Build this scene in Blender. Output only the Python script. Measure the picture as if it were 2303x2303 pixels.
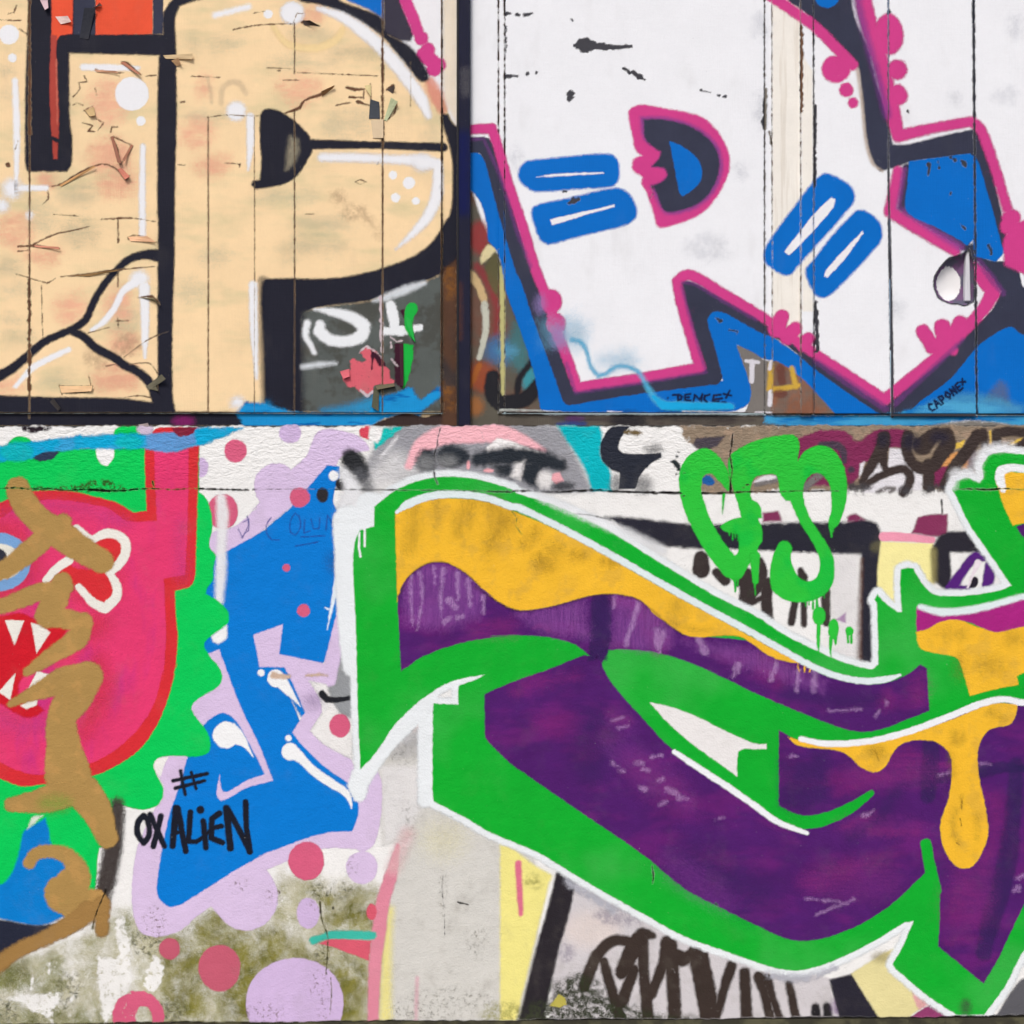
import bpy, bmesh, math, random
import numpy as np
for o in list(bpy.data.objects): bpy.data.objects.remove(o)
sc = bpy.context.scene
random.seed(4); rng = np.random.RandomState(7)

# ------------------------------------------------------------------ camera, world, sun, exposure
W_M, DIST, ZC, CEN = 3.0, 3.4, 1.62, 1151.5
PX = W_M / 2303.0                                   # metres per photo pixel on the wall face
cam_d = bpy.data.cameras.new('camera'); cam = bpy.data.objects.new('camera', cam_d)
sc.collection.objects.link(cam); sc.camera = cam
cam.location = (0, -DIST, ZC); cam.rotation_euler = (math.radians(90), 0, 0)
cam_d.sensor_width = 36; cam_d.lens = 36 * DIST / W_M; cam_d.clip_start = 0.05; cam_d.clip_end = 3000
world = bpy.data.worlds.new('World'); sc.world = world; world.use_nodes = True
wn = world.node_tree; wn.nodes.clear()
sky = wn.nodes.new('ShaderNodeTexSky'); sky.sky_type = 'NISHITA'; sky.sun_disc = False
SUN_EL, SUN_AZ = math.radians(48), math.radians(200)          # azimuth from +Y, clockwise: behind the camera
sky.sun_elevation = SUN_EL; sky.sun_rotation = SUN_AZ
sky.air_density = 1.0; sky.dust_density = 4.0; sky.ozone_density = 1.0
bgn = wn.nodes.new('ShaderNodeBackground'); bgn.inputs['Strength'].default_value = 0.11
out = wn.nodes.new('ShaderNodeOutputWorld')
wn.links.new(sky.outputs[0], bgn.inputs[0]); wn.links.new(bgn.outputs[0], out.inputs[0])
sun_d = bpy.data.lights.new('sun', 'SUN'); sun = bpy.data.objects.new('sun', sun_d); sc.collection.objects.link(sun)
sun_d.energy = 1.5; sun_d.angle = math.radians(14); sun_d.color = (1.0, 0.975, 0.94)
from mathutils import Vector
sdir = Vector((math.sin(SUN_AZ) * math.cos(SUN_EL), math.cos(SUN_AZ) * math.cos(SUN_EL), math.sin(SUN_EL)))
sun.rotation_euler = sdir.to_track_quat('Z', 'Y').to_euler(); sun.location = sdir * 20
sc.render.engine = 'CYCLES'
sc.cycles.transparent_max_bounces = 64
sc.cycles.max_bounces = 4; sc.cycles.diffuse_bounces = 2; sc.cycles.glossy_bounces = 1
vs = sc.view_settings; vs.view_transform = 'Standard'; vs.look = 'None'; vs.gamma = 1; vs.use_curve_mapping = False
vs.exposure = 0.32

# ------------------------------------------------------------------ pixel -> place
TILE = {'F': (0, 0, 1932 / 2303.0)}
for i, ox in enumerate((0, 550, 1100, 1700)):
    for j, oy in enumerate((0, 500, 1000, 1400, 1703)):
        TILE['T%d%d' % (i, j)] = (1703 if (i, j) == (3, 4) else ox, oy, 3.22)
TILE.update(U1=(1500, 950, 4.2933), U2=(1850, 940, 4.265), U3=(1440, 840, 6.44), U4=(1980, 790, 5.981),
            U5=(850, 930, 2.972), U6=(2060, 520, 7.951), S=(0, 0, 1.0))

def world_pt(u, v, y):
    k = PX * (DIST + y) / DIST
    return ((u - CEN) * k, y, ZC - (v - CEN) * k)

def pts(s, scale=False):
    t = (0, 0, 1.0); P = []; C = []; first = None
    for tok in s.split():
        if tok in TILE:
            t = TILE[tok]; first = first or t; continue
        cor = tok.endswith('!'); tok = tok.rstrip('!')
        x, y = tok.split(','); P.append((t[0] + float(x) / t[2], t[1] + float(y) / t[2])); C.append(cor)
    return np.array(P, float), C, (first or t)[2]

def smooth(P, C, closed, cor=48, step=7.0, extra=None):
    n = len(P)
    if n < 3: return P, extra
    cs = math.cos(math.radians(cor)); isc = list(C)
    for i in range(n):
        if not closed and i in (0, n - 1): isc[i] = True; continue
        a = P[i] - P[i - 1]; b = P[(i + 1) % n] - P[i]
        la, lb = np.hypot(*a), np.hypot(*b)
        if la > 1e-6 and lb > 1e-6 and a.dot(b) / (la * lb) < cs: isc[i] = True
    out = []; ex = []
    for i in range(n if closed else n - 1):
        p1, p2 = P[i], P[(i + 1) % n]
        p0 = P[i - 1] if not isc[i] else p1 - (p2 - p1) * .5
        p3 = P[(i + 2) % n] if not isc[(i + 1) % n] else p2 + (p2 - p1) * .5
        L = np.hypot(*(p2 - p1)); m = max(1, int(L / step))
        d1 = max(L, 1e-6); d0 = max(np.hypot(*(p1 - p0)), 1e-6); d2 = max(np.hypot(*(p3 - p2)), 1e-6)
        m1 = (p2 - p0) / (d0 + d1) * d1; m2 = (p3 - p1) / (d1 + d2) * d1
        for k in range(m):
            t = k / m; t2 = t * t; t3 = t2 * t
            out.append((2*t3 - 3*t2 + 1) * p1 + (t3 - 2*t2 + t) * m1 + (-2*t3 + 3*t2) * p2 + (t3 - t2) * m2)
            if extra is not None: ex.append(extra[i] + (extra[i + 1] - extra[i]) * t)
    if not closed:
        out.append(P[-1])
        if extra is not None: ex.append(extra[-1])
    return np.array(out), (np.array(ex) if extra is not None else None)

# ------------------------------------------------------------------ shapes on a wall as distance fields (photo pixels)
G = 2.0                                             # lattice spacing, photo pixels
class Poly:
    def __init__(s, t, cor=48, sm=True, hole=False):
        P, C, _ = pts(t); s.P = smooth(P, C, True, cor)[0] if sm else P; s.hole = hole
    def box(s): return s.P.min(0), s.P.max(0)
    def sd(s, xs, ys, R):
        D = np.full((len(ys), len(xs)), R)
        P = s.P; Q = np.roll(P, -1, 0); x0, y0 = xs[0], ys[0]
        for a, b in zip(P, Q): seg_min(D, a, b, 0, 0, xs, ys, R)
        ins = np.zeros(D.shape, bool)
        for a, b in zip(P, Q):
            if a[1] == b[1]: continue
            lo, hi = (a, b) if a[1] < b[1] else (b, a)
            i0 = int(math.ceil((lo[1] - y0) / G)); i1 = int(math.ceil((hi[1] - y0) / G))
            i0 = max(i0, 0); i1 = min(i1, len(ys))
            for i in range(i0, i1):
                xc = lo[0] + (hi[0] - lo[0]) * (ys[i] - lo[1]) / (hi[1] - lo[1])
                j = int(math.ceil((xc - x0) / G)); j = min(max(j, 0), len(xs))
                ins[i, j:] ^= True
        return np.where(ins, -D, D)
class Stroke:
    def __init__(s, t, w, cor=65, hole=False):
        P, C, sca = pts(t); w = [float(x) / sca / 2 for x in str(w).split()]
        if len(w) != len(P):
            w = list(np.interp(np.linspace(0, 1, len(P)), np.linspace(0, 1, len(w)), w)) if len(w) > 1 else w * len(P)
        s.P, s.r = smooth(P, C, False, cor, 9.0, np.array(w)) if len(P) > 2 else (P, np.array(w)); s.hole = hole
    def box(s): r = s.r.max(); return s.P.min(0) - r, s.P.max(0) + r
    def sd(s, xs, ys, R):
        D = np.full((len(ys), len(xs)), R)
        for i in range(len(s.P) - 1): seg_min(D, s.P[i], s.P[i + 1], s.r[i], s.r[i + 1], xs, ys, R)
        return D
def seg_min(D, a, b, ra, rb, xs, ys, R):
    r = max(ra, rb) + R
    j0 = max(int((min(a[0], b[0]) - r - xs[0]) / G), 0); j1 = min(int((max(a[0], b[0]) + r - xs[0]) / G) + 2, len(xs))
    i0 = max(int((min(a[1], b[1]) - r - ys[0]) / G), 0); i1 = min(int((max(a[1], b[1]) + r - ys[0]) / G) + 2, len(ys))
    if j1 <= j0 or i1 <= i0: return
    X = xs[j0:j1][None, :] - a[0]; Y = ys[i0:i1][:, None] - a[1]
    dx, dy = b[0] - a[0], b[1] - a[1]; L2 = dx * dx + dy * dy + 1e-9
    t = np.clip((X * dx + Y * dy) / L2, 0, 1)
    d = np.hypot(X - t * dx, Y - t * dy) - (ra + t * (rb - ra))
    sub = D[i0:i1, j0:j1]; np.minimum(sub, d, out=sub)
def Ell(t, rx, ry=None, rot=0, hole=False):
    P, C, sca = pts(t); c = P[0]; rx = rx / sca; ry = rx if ry is None else ry / sca; rot = math.radians(rot)
    n = 28; k = Poly.__new__(Poly); k.hole = hole
    wob = 1 + .012 * np.sin(np.arange(n) * 2 * math.pi / n * 3 + c[0])
    k.P = np.array([(c[0] + wob[i] * (rx * math.cos(a) * math.cos(rot) - ry * math.sin(a) * math.sin(rot)),
                     c[1] + wob[i] * (rx * math.cos(a) * math.sin(rot) + ry * math.sin(a) * math.cos(rot)))
                    for i, a in enumerate(np.linspace(0, 2 * math.pi, n, endpoint=False))]); return k
def vnoise(xs, ys, cell, seed):                     # smooth value noise in -1..1
    def lat(ix, iy):
        h = (ix * 374761393 + iy * 668265263 + seed * 974634777) & 0x7fffffff
        h = ((h ^ (h >> 13)) * 1274126177) & 0x7fffffff
        return ((h ^ (h >> 16)) & 0xffff) / 32767.5 - 1
    gx = xs / cell; gy = ys / cell; ix = np.floor(gx).astype(np.int64); iy = np.floor(gy).astype(np.int64)
    fx = (gx - ix); fy = (gy - iy); fx = (fx * fx * (3 - 2 * fx))[None, :]; fy = (fy * fy * (3 - 2 * fy))[:, None]
    IX, IY = np.meshgrid(ix, iy)
    a, b = lat(IX, IY), lat(IX + 1, IY); c, d = lat(IX, IY + 1), lat(IX + 1, IY + 1)
    return (a + (b - a) * fx) * (1 - fy) + (c + (d - c) * fx) * fy

class Surface:
    def __init__(s, u0, v0, u1, v1, depth, edge=None):
        al = 16 * G
        s.u0, s.v0 = math.floor(u0 / al) * al, math.floor(v0 / al) * al
        s.u1, s.v1 = math.ceil(u1 / al) * al, math.ceil(v1 / al) * al
        s.rect = (u0, v0, u1, v1); s.depth = depth
        s.xs = np.arange(s.u0, s.u1 + .5, G); s.ys = np.arange(s.v0, s.v1 + .5, G)
        s.cut = np.full((len(s.ys), len(s.xs)), -50.0)
        X = s.xs[None, :]; Y = s.ys[:, None]
        d = np.maximum(np.maximum(u0 - X, X - u1), np.maximum(v0 - Y, Y - v1))
        if edge: d = np.maximum(d, edge(X, Y))
        s.cut = np.maximum(s.cut, d)
        s.lev = np.zeros((len(s.ys) // 4 + 2, len(s.xs) // 4 + 2), int); s.parent = None
    def add_cut(s, g, jit=0, seed=1):
        D = g.sd(s.xs, s.ys, 12.0)
        if jit: D = D + jit * vnoise(s.xs, s.ys, 7, seed)
        s.cut = np.maximum(s.cut, -D)
    def Z(s, X, Y): return s.depth(X, Y)

SEED = [0]
def raster(surf, geoms, ramp, jit, grow, jcell=9, cutramp=2.4, cutgrow=0.):
    SEED[0] += 1
    R = ramp + abs(jit) * 2 + abs(grow) + 6
    lo = np.min([g.box()[0] for g in geoms if not g.hole], 0) - R; hi = np.max([g.box()[1] for g in geoms if not g.hole], 0) + R
    j0 = int(max((lo[0] - surf.u0) // G, 0)) // 16 * 16; i0 = int(max((lo[1] - surf.v0) // G, 0)) // 16 * 16
    j1 = min(-(-int((hi[0] - surf.u0) // G + 1) // 16) * 16, len(surf.xs) - 1)
    i1 = min(-(-int((hi[1] - surf.v0) // G + 1) // 16) * 16, len(surf.ys) - 1)
    if j1 <= j0 or i1 <= i0: return None
    xs, ys = surf.xs[j0:j1 + 1], surf.ys[i0:i1 + 1]
    D = None
    for g in geoms:
        d = g.sd(xs, ys, R)
        if g.hole: D = np.maximum(D, -d)
        else: D = d if D is None else np.minimum(D, d)
    if jit: D = D + jit * (vnoise(xs, ys, jcell, SEED[0]) + .5 * vnoise(xs, ys, jcell * .45, SEED[0] + 99))
    D = D - grow
    if ramp <= 4: ramp = 2.6
    a = np.clip(.5 - D / ramp, 0, 1)
    if ramp > 6: a = a * a * (3 - 2 * a)
    a = np.minimum(a, np.clip(.5 - (surf.cut[i0:i1 + 1, j0:j1 + 1] + cutgrow) / cutramp, 0, 1))
    return xs, ys, i0, j0, a

def sheet(name, surf, r, mat, parent, level=None, extra=0.0, tol=.03):
    xs, ys, i0, j0, a = r
    ny, nx = a.shape
    cov = np.zeros((ny // 4 + 1, nx // 4 + 1), bool)
    yy, xx = np.nonzero(a > .02)
    if len(yy) == 0: return None
    cov[yy // 4, xx // 4] = True
    sub = surf.lev[i0 // 4:i0 // 4 + cov.shape[0], j0 // 4:j0 // 4 + cov.shape[1]]
    lv = (sub[cov[:sub.shape[0], :sub.shape[1]]].max() + 1) if level is None else level
    sub[cov[:sub.shape[0], :sub.shape[1]]] = lv
    X, Y = np.meshgrid(xs, ys); Zd = np.broadcast_to(surf.Z(X, Y), a.shape)
    quads = []
    by, bx = np.meshgrid(np.arange(0, ny - 1, 16), np.arange(0, nx - 1, 16), indexing='ij'); by = by.ravel(); bx = bx.ravel()
    size = 16
    while size >= 1 and len(by):
        ii = by[:, None, None] + np.arange(size + 1)[None, :, None]; jj = bx[:, None, None] + np.arange(size + 1)[None, None, :]
        A = a[ii, jj]; keep = A.reshape(len(by), -1).max(1) > .004
        by, bx, A, ii, jj = by[keep], bx[keep], A[keep], ii[keep], jj[keep]
        if len(by) == 0: break
        if size == 1: ok = np.ones(len(by), bool)
        else:
            t = np.arange(size + 1) / size
            top = A[:, :1, :1] * (1 - t)[None, None, :] + A[:, :1, -1:] * t[None, None, :]
            bot = A[:, -1:, :1] * (1 - t)[None, None, :] + A[:, -1:, -1:] * t[None, None, :]
            B = top * (1 - t)[None, :, None] + bot * t[None, :, None]
            ok = np.abs(A - B).reshape(len(by), -1).max(1) < tol
            zz = Zd[ii, jj].reshape(len(by), -1); ok &= (zz.max(1) - zz.min(1)) < 1e-6
        q = np.stack([by[ok], bx[ok], by[ok] + size, bx[ok] + size], 1); quads.append(q)
        by, bx = by[~ok], bx[~ok]
        if size > 1:
            h = size // 2
            by, bx = np.concatenate([by, by, by + h, by + h]), np.concatenate([bx, bx + h, bx, bx + h])
        size //= 2
    q = np.concatenate(quads)
    idx = np.stack([q[:, 2] * nx + q[:, 1], q[:, 2] * nx + q[:, 3], q[:, 0] * nx + q[:, 3], q[:, 0] * nx + q[:, 1]], 1)
    uq, inv = np.unique(idx.ravel(), return_inverse=True); inv = inv.reshape(-1, 4)
    vi, vj = uq // nx, uq % nx
    y = Zd[vi, vj] - lv * .00003 - extra
    k = PX * (DIST + y) / DIST
    co = np.stack([(xs[vj] - CEN) * k, y, ZC - (ys[vi] - CEN) * k], 1).astype(np.float32)
    if parent is not None: co -= np.array(base_of(parent), np.float32)
    me = bpy.data.meshes.new(name)
    me.vertices.add(len(co)); me.vertices.foreach_set('co', co.ravel())
    me.loops.add(inv.size); me.loops.foreach_set('vertex_index', inv.ravel().astype(np.int32))
    me.polygons.add(len(inv)); me.polygons.foreach_set('loop_start', np.arange(0, inv.size, 4, dtype=np.int32))
    at = me.attributes.new('cover', 'FLOAT', 'POINT'); at.data.foreach_set('value', a[vi, vj].astype(np.float32))
    me.update(); me.validate()
    o = bpy.data.objects.new(name, me); sc.collection.objects.link(o); me.materials.append(mat)
    if parent is not None: o.parent = parent
    STAT[0] += len(inv) * 2; STAT[1] += 1
    return o
STAT = [0, 0]
BASE = {}
def base_of(p):
    while p is not None:
        if p.name in BASE: return BASE[p.name]
        p = p.parent
    return (0, 0, 0)
def thing(name, base, label, cat, group=None):
    o = bpy.data.objects.new(name, None); sc.collection.objects.link(o); o.location = base
    o.empty_display_size = .1
    o['label'] = label; o['category'] = cat
    if group: o['group'] = group
    BASE[o.name] = base; return o
def solid(name, verts, faces, mat, parent, sm=False):
    b = base_of(parent) if parent is not None else (0, 0, 0)
    me = bpy.data.meshes.new(name); me.from_pydata([tuple(c - d for c, d in zip(v, b)) for v in verts], [], faces)
    me.update(); o = bpy.data.objects.new(name, me); sc.collection.objects.link(o); me.materials.append(mat)
    if sm: me.polygons.foreach_set('use_smooth', [True] * len(me.polygons))
    if parent is not None: o.parent = parent
    return o
BOXF = [(0, 1, 2, 3), (7, 6, 5, 4), (0, 4, 5, 1), (1, 5, 6, 2), (2, 6, 7, 3), (3, 7, 4, 0)]
def plank(name, ul, ur, vt, vb, y, thick, mat, parent, bev=.003):
    """a board between pixel edges ul=(top,bottom), ur=(top,bottom) whose front lies at depth y, edges bevelled"""
    f = [world_pt(ul[0], vt, y), world_pt(ul[1], vb, y), world_pt(ur[1], vb, y), world_pt(ur[0], vt, y)]
    bm = bmesh.new(); v = [bm.verts.new(p) for p in f] + [bm.verts.new((p[0], y + thick, p[2])) for p in f]
    for q in BOXF: bm.faces.new([v[i] for i in q])
    bmesh.ops.recalc_face_normals(bm, faces=bm.faces)
    if bev: bmesh.ops.bevel(bm, geom=list(bm.edges), offset=bev, segments=1, affect='EDGES')
    b = base_of(parent); bmesh.ops.translate(bm, verts=bm.verts, vec=[-c for c in b])
    me = bpy.data.meshes.new(name); bm.to_mesh(me); bm.free()
    o = bpy.data.objects.new(name, me); sc.collection.objects.link(o); me.materials.append(mat); o.parent = parent
    return o

# ------------------------------------------------------------------ materials
def lin(c):
    return tuple(((x / 255) / 12.92 if x / 255 <= .04045 else ((x / 255 + .055) / 1.055) ** 2.4) for x in c) + (1,)
class NT:
    def __init__(s, nt): s.nt = nt
    def n(s, t, **kw):
        nd = s.nt.nodes.new(t)
        for k, v in kw.items():
            if k in nd.inputs: s.put(nd, k, v)
            else: setattr(nd, k, v)
        return nd
    def put(s, nd, k, v):
        if hasattr(v, 'is_linked') or isinstance(v, bpy.types.NodeSocket): s.nt.links.new(v, nd.inputs[k])
        else: nd.inputs[k].default_value = v
    def m(s, op, a, b=None, c=None, clamp=False):
        nd = s.nt.nodes.new('ShaderNodeMath'); nd.operation = op; nd.use_clamp = clamp
        for i, x in enumerate((a, b, c)):
            if x is not None: s.put(nd, i, x)
        return nd.outputs[0]
    def noise(s, vec, scale, detail=3, rough=.55, dist=0):
        nd = s.n('ShaderNodeTexNoise'); s.put(nd, 'Vector', vec); s.put(nd, 'Scale', scale); s.put(nd, 'Detail', detail)
        s.put(nd, 'Roughness', rough); s.put(nd, 'Distortion', dist); return nd.outputs['Fac']
    def scale(s, vec, xyz, rot=None, loc=None):
        if rot:
            r_ = s.n('ShaderNodeMapping'); s.put(r_, 'Vector', vec); s.put(r_, 'Rotation', rot); vec = r_.outputs[0]
        nd = s.n('ShaderNodeMapping'); s.put(nd, 'Vector', vec); s.put(nd, 'Scale', xyz)
        if loc: s.put(nd, 'Location', loc)
        return nd.outputs[0]
    def mix(s, f, a, b, blend='MIX'):
        nd = s.n('ShaderNodeMix', data_type='RGBA', blend_type=blend); s.put(nd, 0, f); s.put(nd, 6, a); s.put(nd, 7, b)
        return nd.outputs[2]
    def step(s, x, lo, hi, a=0., b=1.):
        nd = s.n('ShaderNodeMapRange', interpolation_type='SMOOTHSTEP'); s.put(nd, 0, x); s.put(nd, 1, lo); s.put(nd, 2, hi)
        s.put(nd, 3, a); s.put(nd, 4, b); return nd.outputs[0]
def new_mat(name):
    m = bpy.data.materials.new(name); m.use_nodes = True; m.node_tree.nodes.clear(); t = NT(m.node_tree)
    b = t.n('ShaderNodeBsdfPrincipled'); o = t.n('ShaderNodeOutputMaterial'); t.nt.links.new(b.outputs[0], o.inputs[0])
    g = t.n('ShaderNodeNewGeometry'); return m, t, b, g.outputs['Position']

def relief_group(name, kind):
    g = bpy.data.node_groups.new(name, 'ShaderNodeTree')
    g.interface.new_socket('Normal', in_out='OUTPUT', socket_type='NodeSocketVector')
    g.interface.new_socket('Dirt', in_out='OUTPUT', socket_type='NodeSocketFloat')
    t = NT(g); go = t.n('NodeGroupOutput'); geo = t.n('ShaderNodeNewGeometry'); pos = geo.outputs['Position']
    if kind == 'concrete':
        h = t.m('ADD', t.m('MULTIPLY', t.noise(pos, 26, 2, .65), .75), t.m('MULTIPLY', t.noise(pos, 200, 0, .6), .24))
        sp = t.n('ShaderNodeSeparateXYZ'); t.put(sp, 0, pos)
        top = t.step(sp.outputs[2], 1.62, 1.80, 0., 1.)                       # the coping course is rougher
        h = t.m('ADD', h, t.m('MULTIPLY', t.m('MULTIPLY', t.noise(t.scale(pos, (1, 1, 2.0)), 48, 1, .7, .6), 1.1), top))
        dist, st = .0060, .52
        d = t.step(t.noise(pos, 9, 3, .72), .50, .78)
    else:
        h = t.m('ADD', t.m('MULTIPLY', t.noise(t.scale(pos, (3, 3, 26)), 7, 2, .6), .35),
                t.m('MULTIPLY', t.noise(t.scale(pos, (60, 60, 5)), 4, 1, .6), .45))
        h = t.m('ADD', h, t.m('MULTIPLY', t.noise(pos, 170, 0, .5), .12))
        dist, st = .0024, .5
        d = t.step(t.noise(t.scale(pos, (1, 1, .45)), 8, 3, .7), .54, .8)
    bp = t.n('ShaderNodeBump', Strength=st, Distance=dist); t.put(bp, 'Height', h)
    g.links.new(bp.outputs[0], go.inputs[0]); g.links.new(d, go.inputs[1]); return g
REL = {'W': relief_group('concrete_relief', 'concrete'), 'B': relief_group('board_relief', 'board')}
MC = {}
def ink(col, surf='W', var=.09, grain=.5, wear=0., wscale=30, amax=1., col2=None, c2=(.5, .62), c2scale=(3, 3, 3), c2noise=4, c2rot=None,
        dirt=.10, rough=.62, thin=0., speck=0., gamma=1., wsoft=.03, wrough=.76):
    key = (col, surf, var, grain, wear, wscale, amax, col2, c2, c2scale, c2noise, c2rot, dirt, rough, thin, speck, gamma, wsoft, wrough)
    if key in MC: return MC[key]
    m, t, b, pos = new_mat('paint_%02x%02x%02x' % tuple(int(x) for x in col))
    rel = t.n('ShaderNodeGroup'); rel.node_tree = REL['W' if surf == 'W' else 'B']
    t.put(b, 'Normal', rel.outputs[0]); t.put(b, 'Roughness', rough); b.inputs['Specular IOR Level'].default_value = .07
    at = t.n('ShaderNodeAttribute', attribute_name='cover'); A = at.outputs['Fac']
    c = lin(col); n1 = t.noise(pos, 8, 4, .72)
    base = c
    if col2 is not None:
        n2 = t.noise(t.scale(pos, c2scale, c2rot), c2noise, 3, .62)
        base = t.mix(t.step(n2, c2[0], c2[1]), c, lin(col2))
    hs = t.n('ShaderNodeHueSaturation', Hue=.5, Saturation=1.0)
    t.put(hs, 'Value', t.m('ADD', t.m('MULTIPLY', t.m('SUBTRACT', n1, .5), var * 4), 1.0)); t.put(hs, 'Color', base)
    fine = t.noise(pos, 330, 1, .6)
    colr = t.mix(t.m('MULTIPLY', t.m('SUBTRACT', 1., fine), .16), hs.outputs[0], t.mix(.5, base, (.05, .05, .05, 1)))
    colr = t.mix(t.m('MULTIPLY', rel.outputs[1], dirt), colr, lin((128, 122, 112)))
    pit = t.noise(pos, 100, 3, .82)                                          # pinholes and pale flecks
    colr = t.mix(t.m('MULTIPLY', t.step(pit, .69 - speck, .73 - speck), .75), colr, t.mix(.55, colr, lin((46, 42, 40))) if not speck else lin((74, 70, 66)))
    colr = t.mix(t.m('MULTIPLY', t.step(pit, .295, .25), .5), colr, lin((214, 212, 206)))
    t.put(b, 'Base Color', colr)
    if gamma != 1.: A = t.m('POWER', A, gamma)
    gn = fine
    tri = t.m('MULTIPLY', t.m('MULTIPLY', A, t.m('SUBTRACT', 1., A)), 4 * grain)
    al = t.m('ADD', A, t.m('MULTIPLY', t.m('SUBTRACT', gn, .5), t.m('MULTIPLY', tri, 2.)), clamp=True)
    if wear:
        w = t.noise(pos, wscale, 6, wrough); al = t.m('MULTIPLY', al, t.step(w, wear - wsoft, wear + wsoft))
    if thin:
        w = t.noise(t.scale(pos, c2scale, c2rot), c2noise * 2.3, 5, .6); al = t.m('MULTIPLY', al, t.step(w, .5 - thin, .5 + thin * .4))
    if amax < 1: al = t.m('MULTIPLY', al, amax)
    sn = t.n('ShaderNodeVectorMath', operation='SCALE'); t.put(sn, 0, pos); t.put(sn, 'Scale', 3100.)      # spray dots a third of a millimetre wide
    fl = t.n('ShaderNodeVectorMath', operation='FLOOR'); t.put(fl, 0, sn.outputs[0])
    wnz = t.n('ShaderNodeTexWhiteNoise', noise_dimensions='4D'); t.put(wnz, 'Vector', fl.outputs[0]); t.put(wnz, 'W', 3.7 * len(MC) + .5)
    t.put(b, 'Alpha', t.m('GREATER_THAN', al, wnz.outputs['Value'])); MC[key] = m; return m

def paint(surf, parent, name, mat, *geoms, ramp=3., jit=.8, grow=0., label=None, jcell=9, level=None, each=False, cutgrow=0.):
    if each:
        return [paint(surf, parent, name, mat, g, ramp=ramp, jit=jit, grow=grow, jcell=jcell) for g in geoms]
    r = raster(surf, [g for g in geoms], ramp, jit, grow, jcell, cutgrow=cutgrow)
    if r is None: return None
    o = sheet(name, surf, r, mat, parent, level)
    if o is not None and label: o['label'] = label
    return o

# ------------------------------------------------------------------ the place: ground, concrete wall, two hoarding bays, post
def plain(name, col, surf='W', var=.12, rough=.8, col2=None, c2=(.45, .6), sc2=(1, 1, 1), n2=9, dirt=.3, speck=0.):
    m, t, b, pos = new_mat(name)
    rel = t.n('ShaderNodeGroup'); rel.node_tree = REL[surf]
    t.put(b, 'Normal', rel.outputs[0]); t.put(b, 'Roughness', rough); b.inputs['Specular IOR Level'].default_value = .25
    c = lin(col) if col2 is None else t.mix(t.step(t.noise(t.scale(pos, sc2), n2, 6, .65), *c2), lin(col), lin(col2))
    hs = t.n('ShaderNodeHueSaturation'); t.put(hs, 'Color', c)
    t.put(hs, 'Value', t.m('ADD', t.m('MULTIPLY', t.m('SUBTRACT', t.noise(pos, 6, 5, .6), .5), var * 4), 1.))
    colr = t.mix(t.m('MULTIPLY', rel.outputs[1], dirt), hs.outputs[0], lin((92, 86, 76)))
    if speck: colr = t.mix(t.step(t.noise(pos, 90, 5, .75), .66 - speck, .70 - speck), colr, lin((62, 60, 55)))
    t.put(b, 'Base Color', colr); return m
M_ASPH = plain('asphalt', (70, 70, 72), var=.2, rough=.9)
M_PAVE = plain('paving_concrete', (128, 124, 116), var=.15, rough=.9)
M_CORE = plain('shaded_raw_concrete', (52, 48, 42), var=.2, rough=.92)  # raw concrete, colour darkened to put recess shade into the cracks
M_PLINTH = plain('mossy_concrete', (58, 56, 46), col2=(84, 82, 62), var=.25, rough=.95)
M_WOOD = plain('bare_board', (104, 72, 52), 'B', var=.25, rough=.85, col2=(104, 72, 50), sc2=(20, 20, 1.2), n2=3)
M_DARK = plain('shadowed_backing', (26, 25, 26), 'B', var=.1, rough=.9)
M_STEEL = plain('dark_painted_steel', (24, 24, 31), 'B', var=.25, rough=.5, dirt=.08)
M_STILE = plain('rusty_rail', (78, 56, 46), 'B', var=.25, rough=.8, col2=(66, 62, 60), n2=5, dirt=.2)
M_SKIN = plain('white_render', (236, 235, 232), 'W', var=.035, rough=.75, dirt=.16, speck=.0)

ground = solid('ground', [(-600, -600, 0), (600, -600, 0), (600, 600, 0), (-600, 600, 0)], [(0, 1, 2, 3)], M_ASPH, None); ground['kind'] = 'structure'
pv = []
pave = solid('pavement', [(-9, -1.9, 0.004), (9, -1.9, 0.004), (9, -.012, 0.004), (-9, -.012, 0.004), (-9, -1.9, .0), (9, -1.9, .0)],
             [(0, 1, 2, 3), (4, 5, 1, 0)], M_PAVE, None); pave['kind'] = 'structure'

UL, UR = -230, 2530                                   # how far the walls run beyond the picture
def wob(X, k, ph): return np.sin(X * k + ph)
def wall_edge(X, Y):
    top = 957.5 + 1.6 * wob(X, .043, 1) + 1.2 * wob(X, .11, 2) + .8 * wob(X, .31, 0)
    bot = 2297 - (X - 600) * .0078 + 1.3 * wob(X, .013, 0) + 1.0 * wob(X, .047, 1) * wob(X, .0071, 2) + .9 * wob(X, .19, 1) * wob(X, .017, 0)
    return np.maximum(top - Y, Y - bot)
SW = Surface(UL, 950, UR, 2303, lambda X, Y: X * 0. + 0., wall_edge)
def depL(X, Y): return np.where((X > 993) | (Y > 928), .030, .020)
def depR(X, Y):
    d = np.full(np.broadcast(X, Y).shape, .020)
    d = np.where(X < 1121, .030, d); d = np.where((X >= 1121) & (X < 1135), .024, d)
    d = np.where((X >= 1719) & (X < 1736), .024, d); d = np.where((X >= 1800) & (X < 1830), .014, d)
    return np.where(Y > 930, .030, d)
VT = -170
SL = Surface(UL, VT, 1028, 957, depL)
SR = Surface(1057, VT, UR, 957, depR)
SP = Surface(1028, VT, 1057, 957, lambda X, Y: X * 0. + .008)

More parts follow.
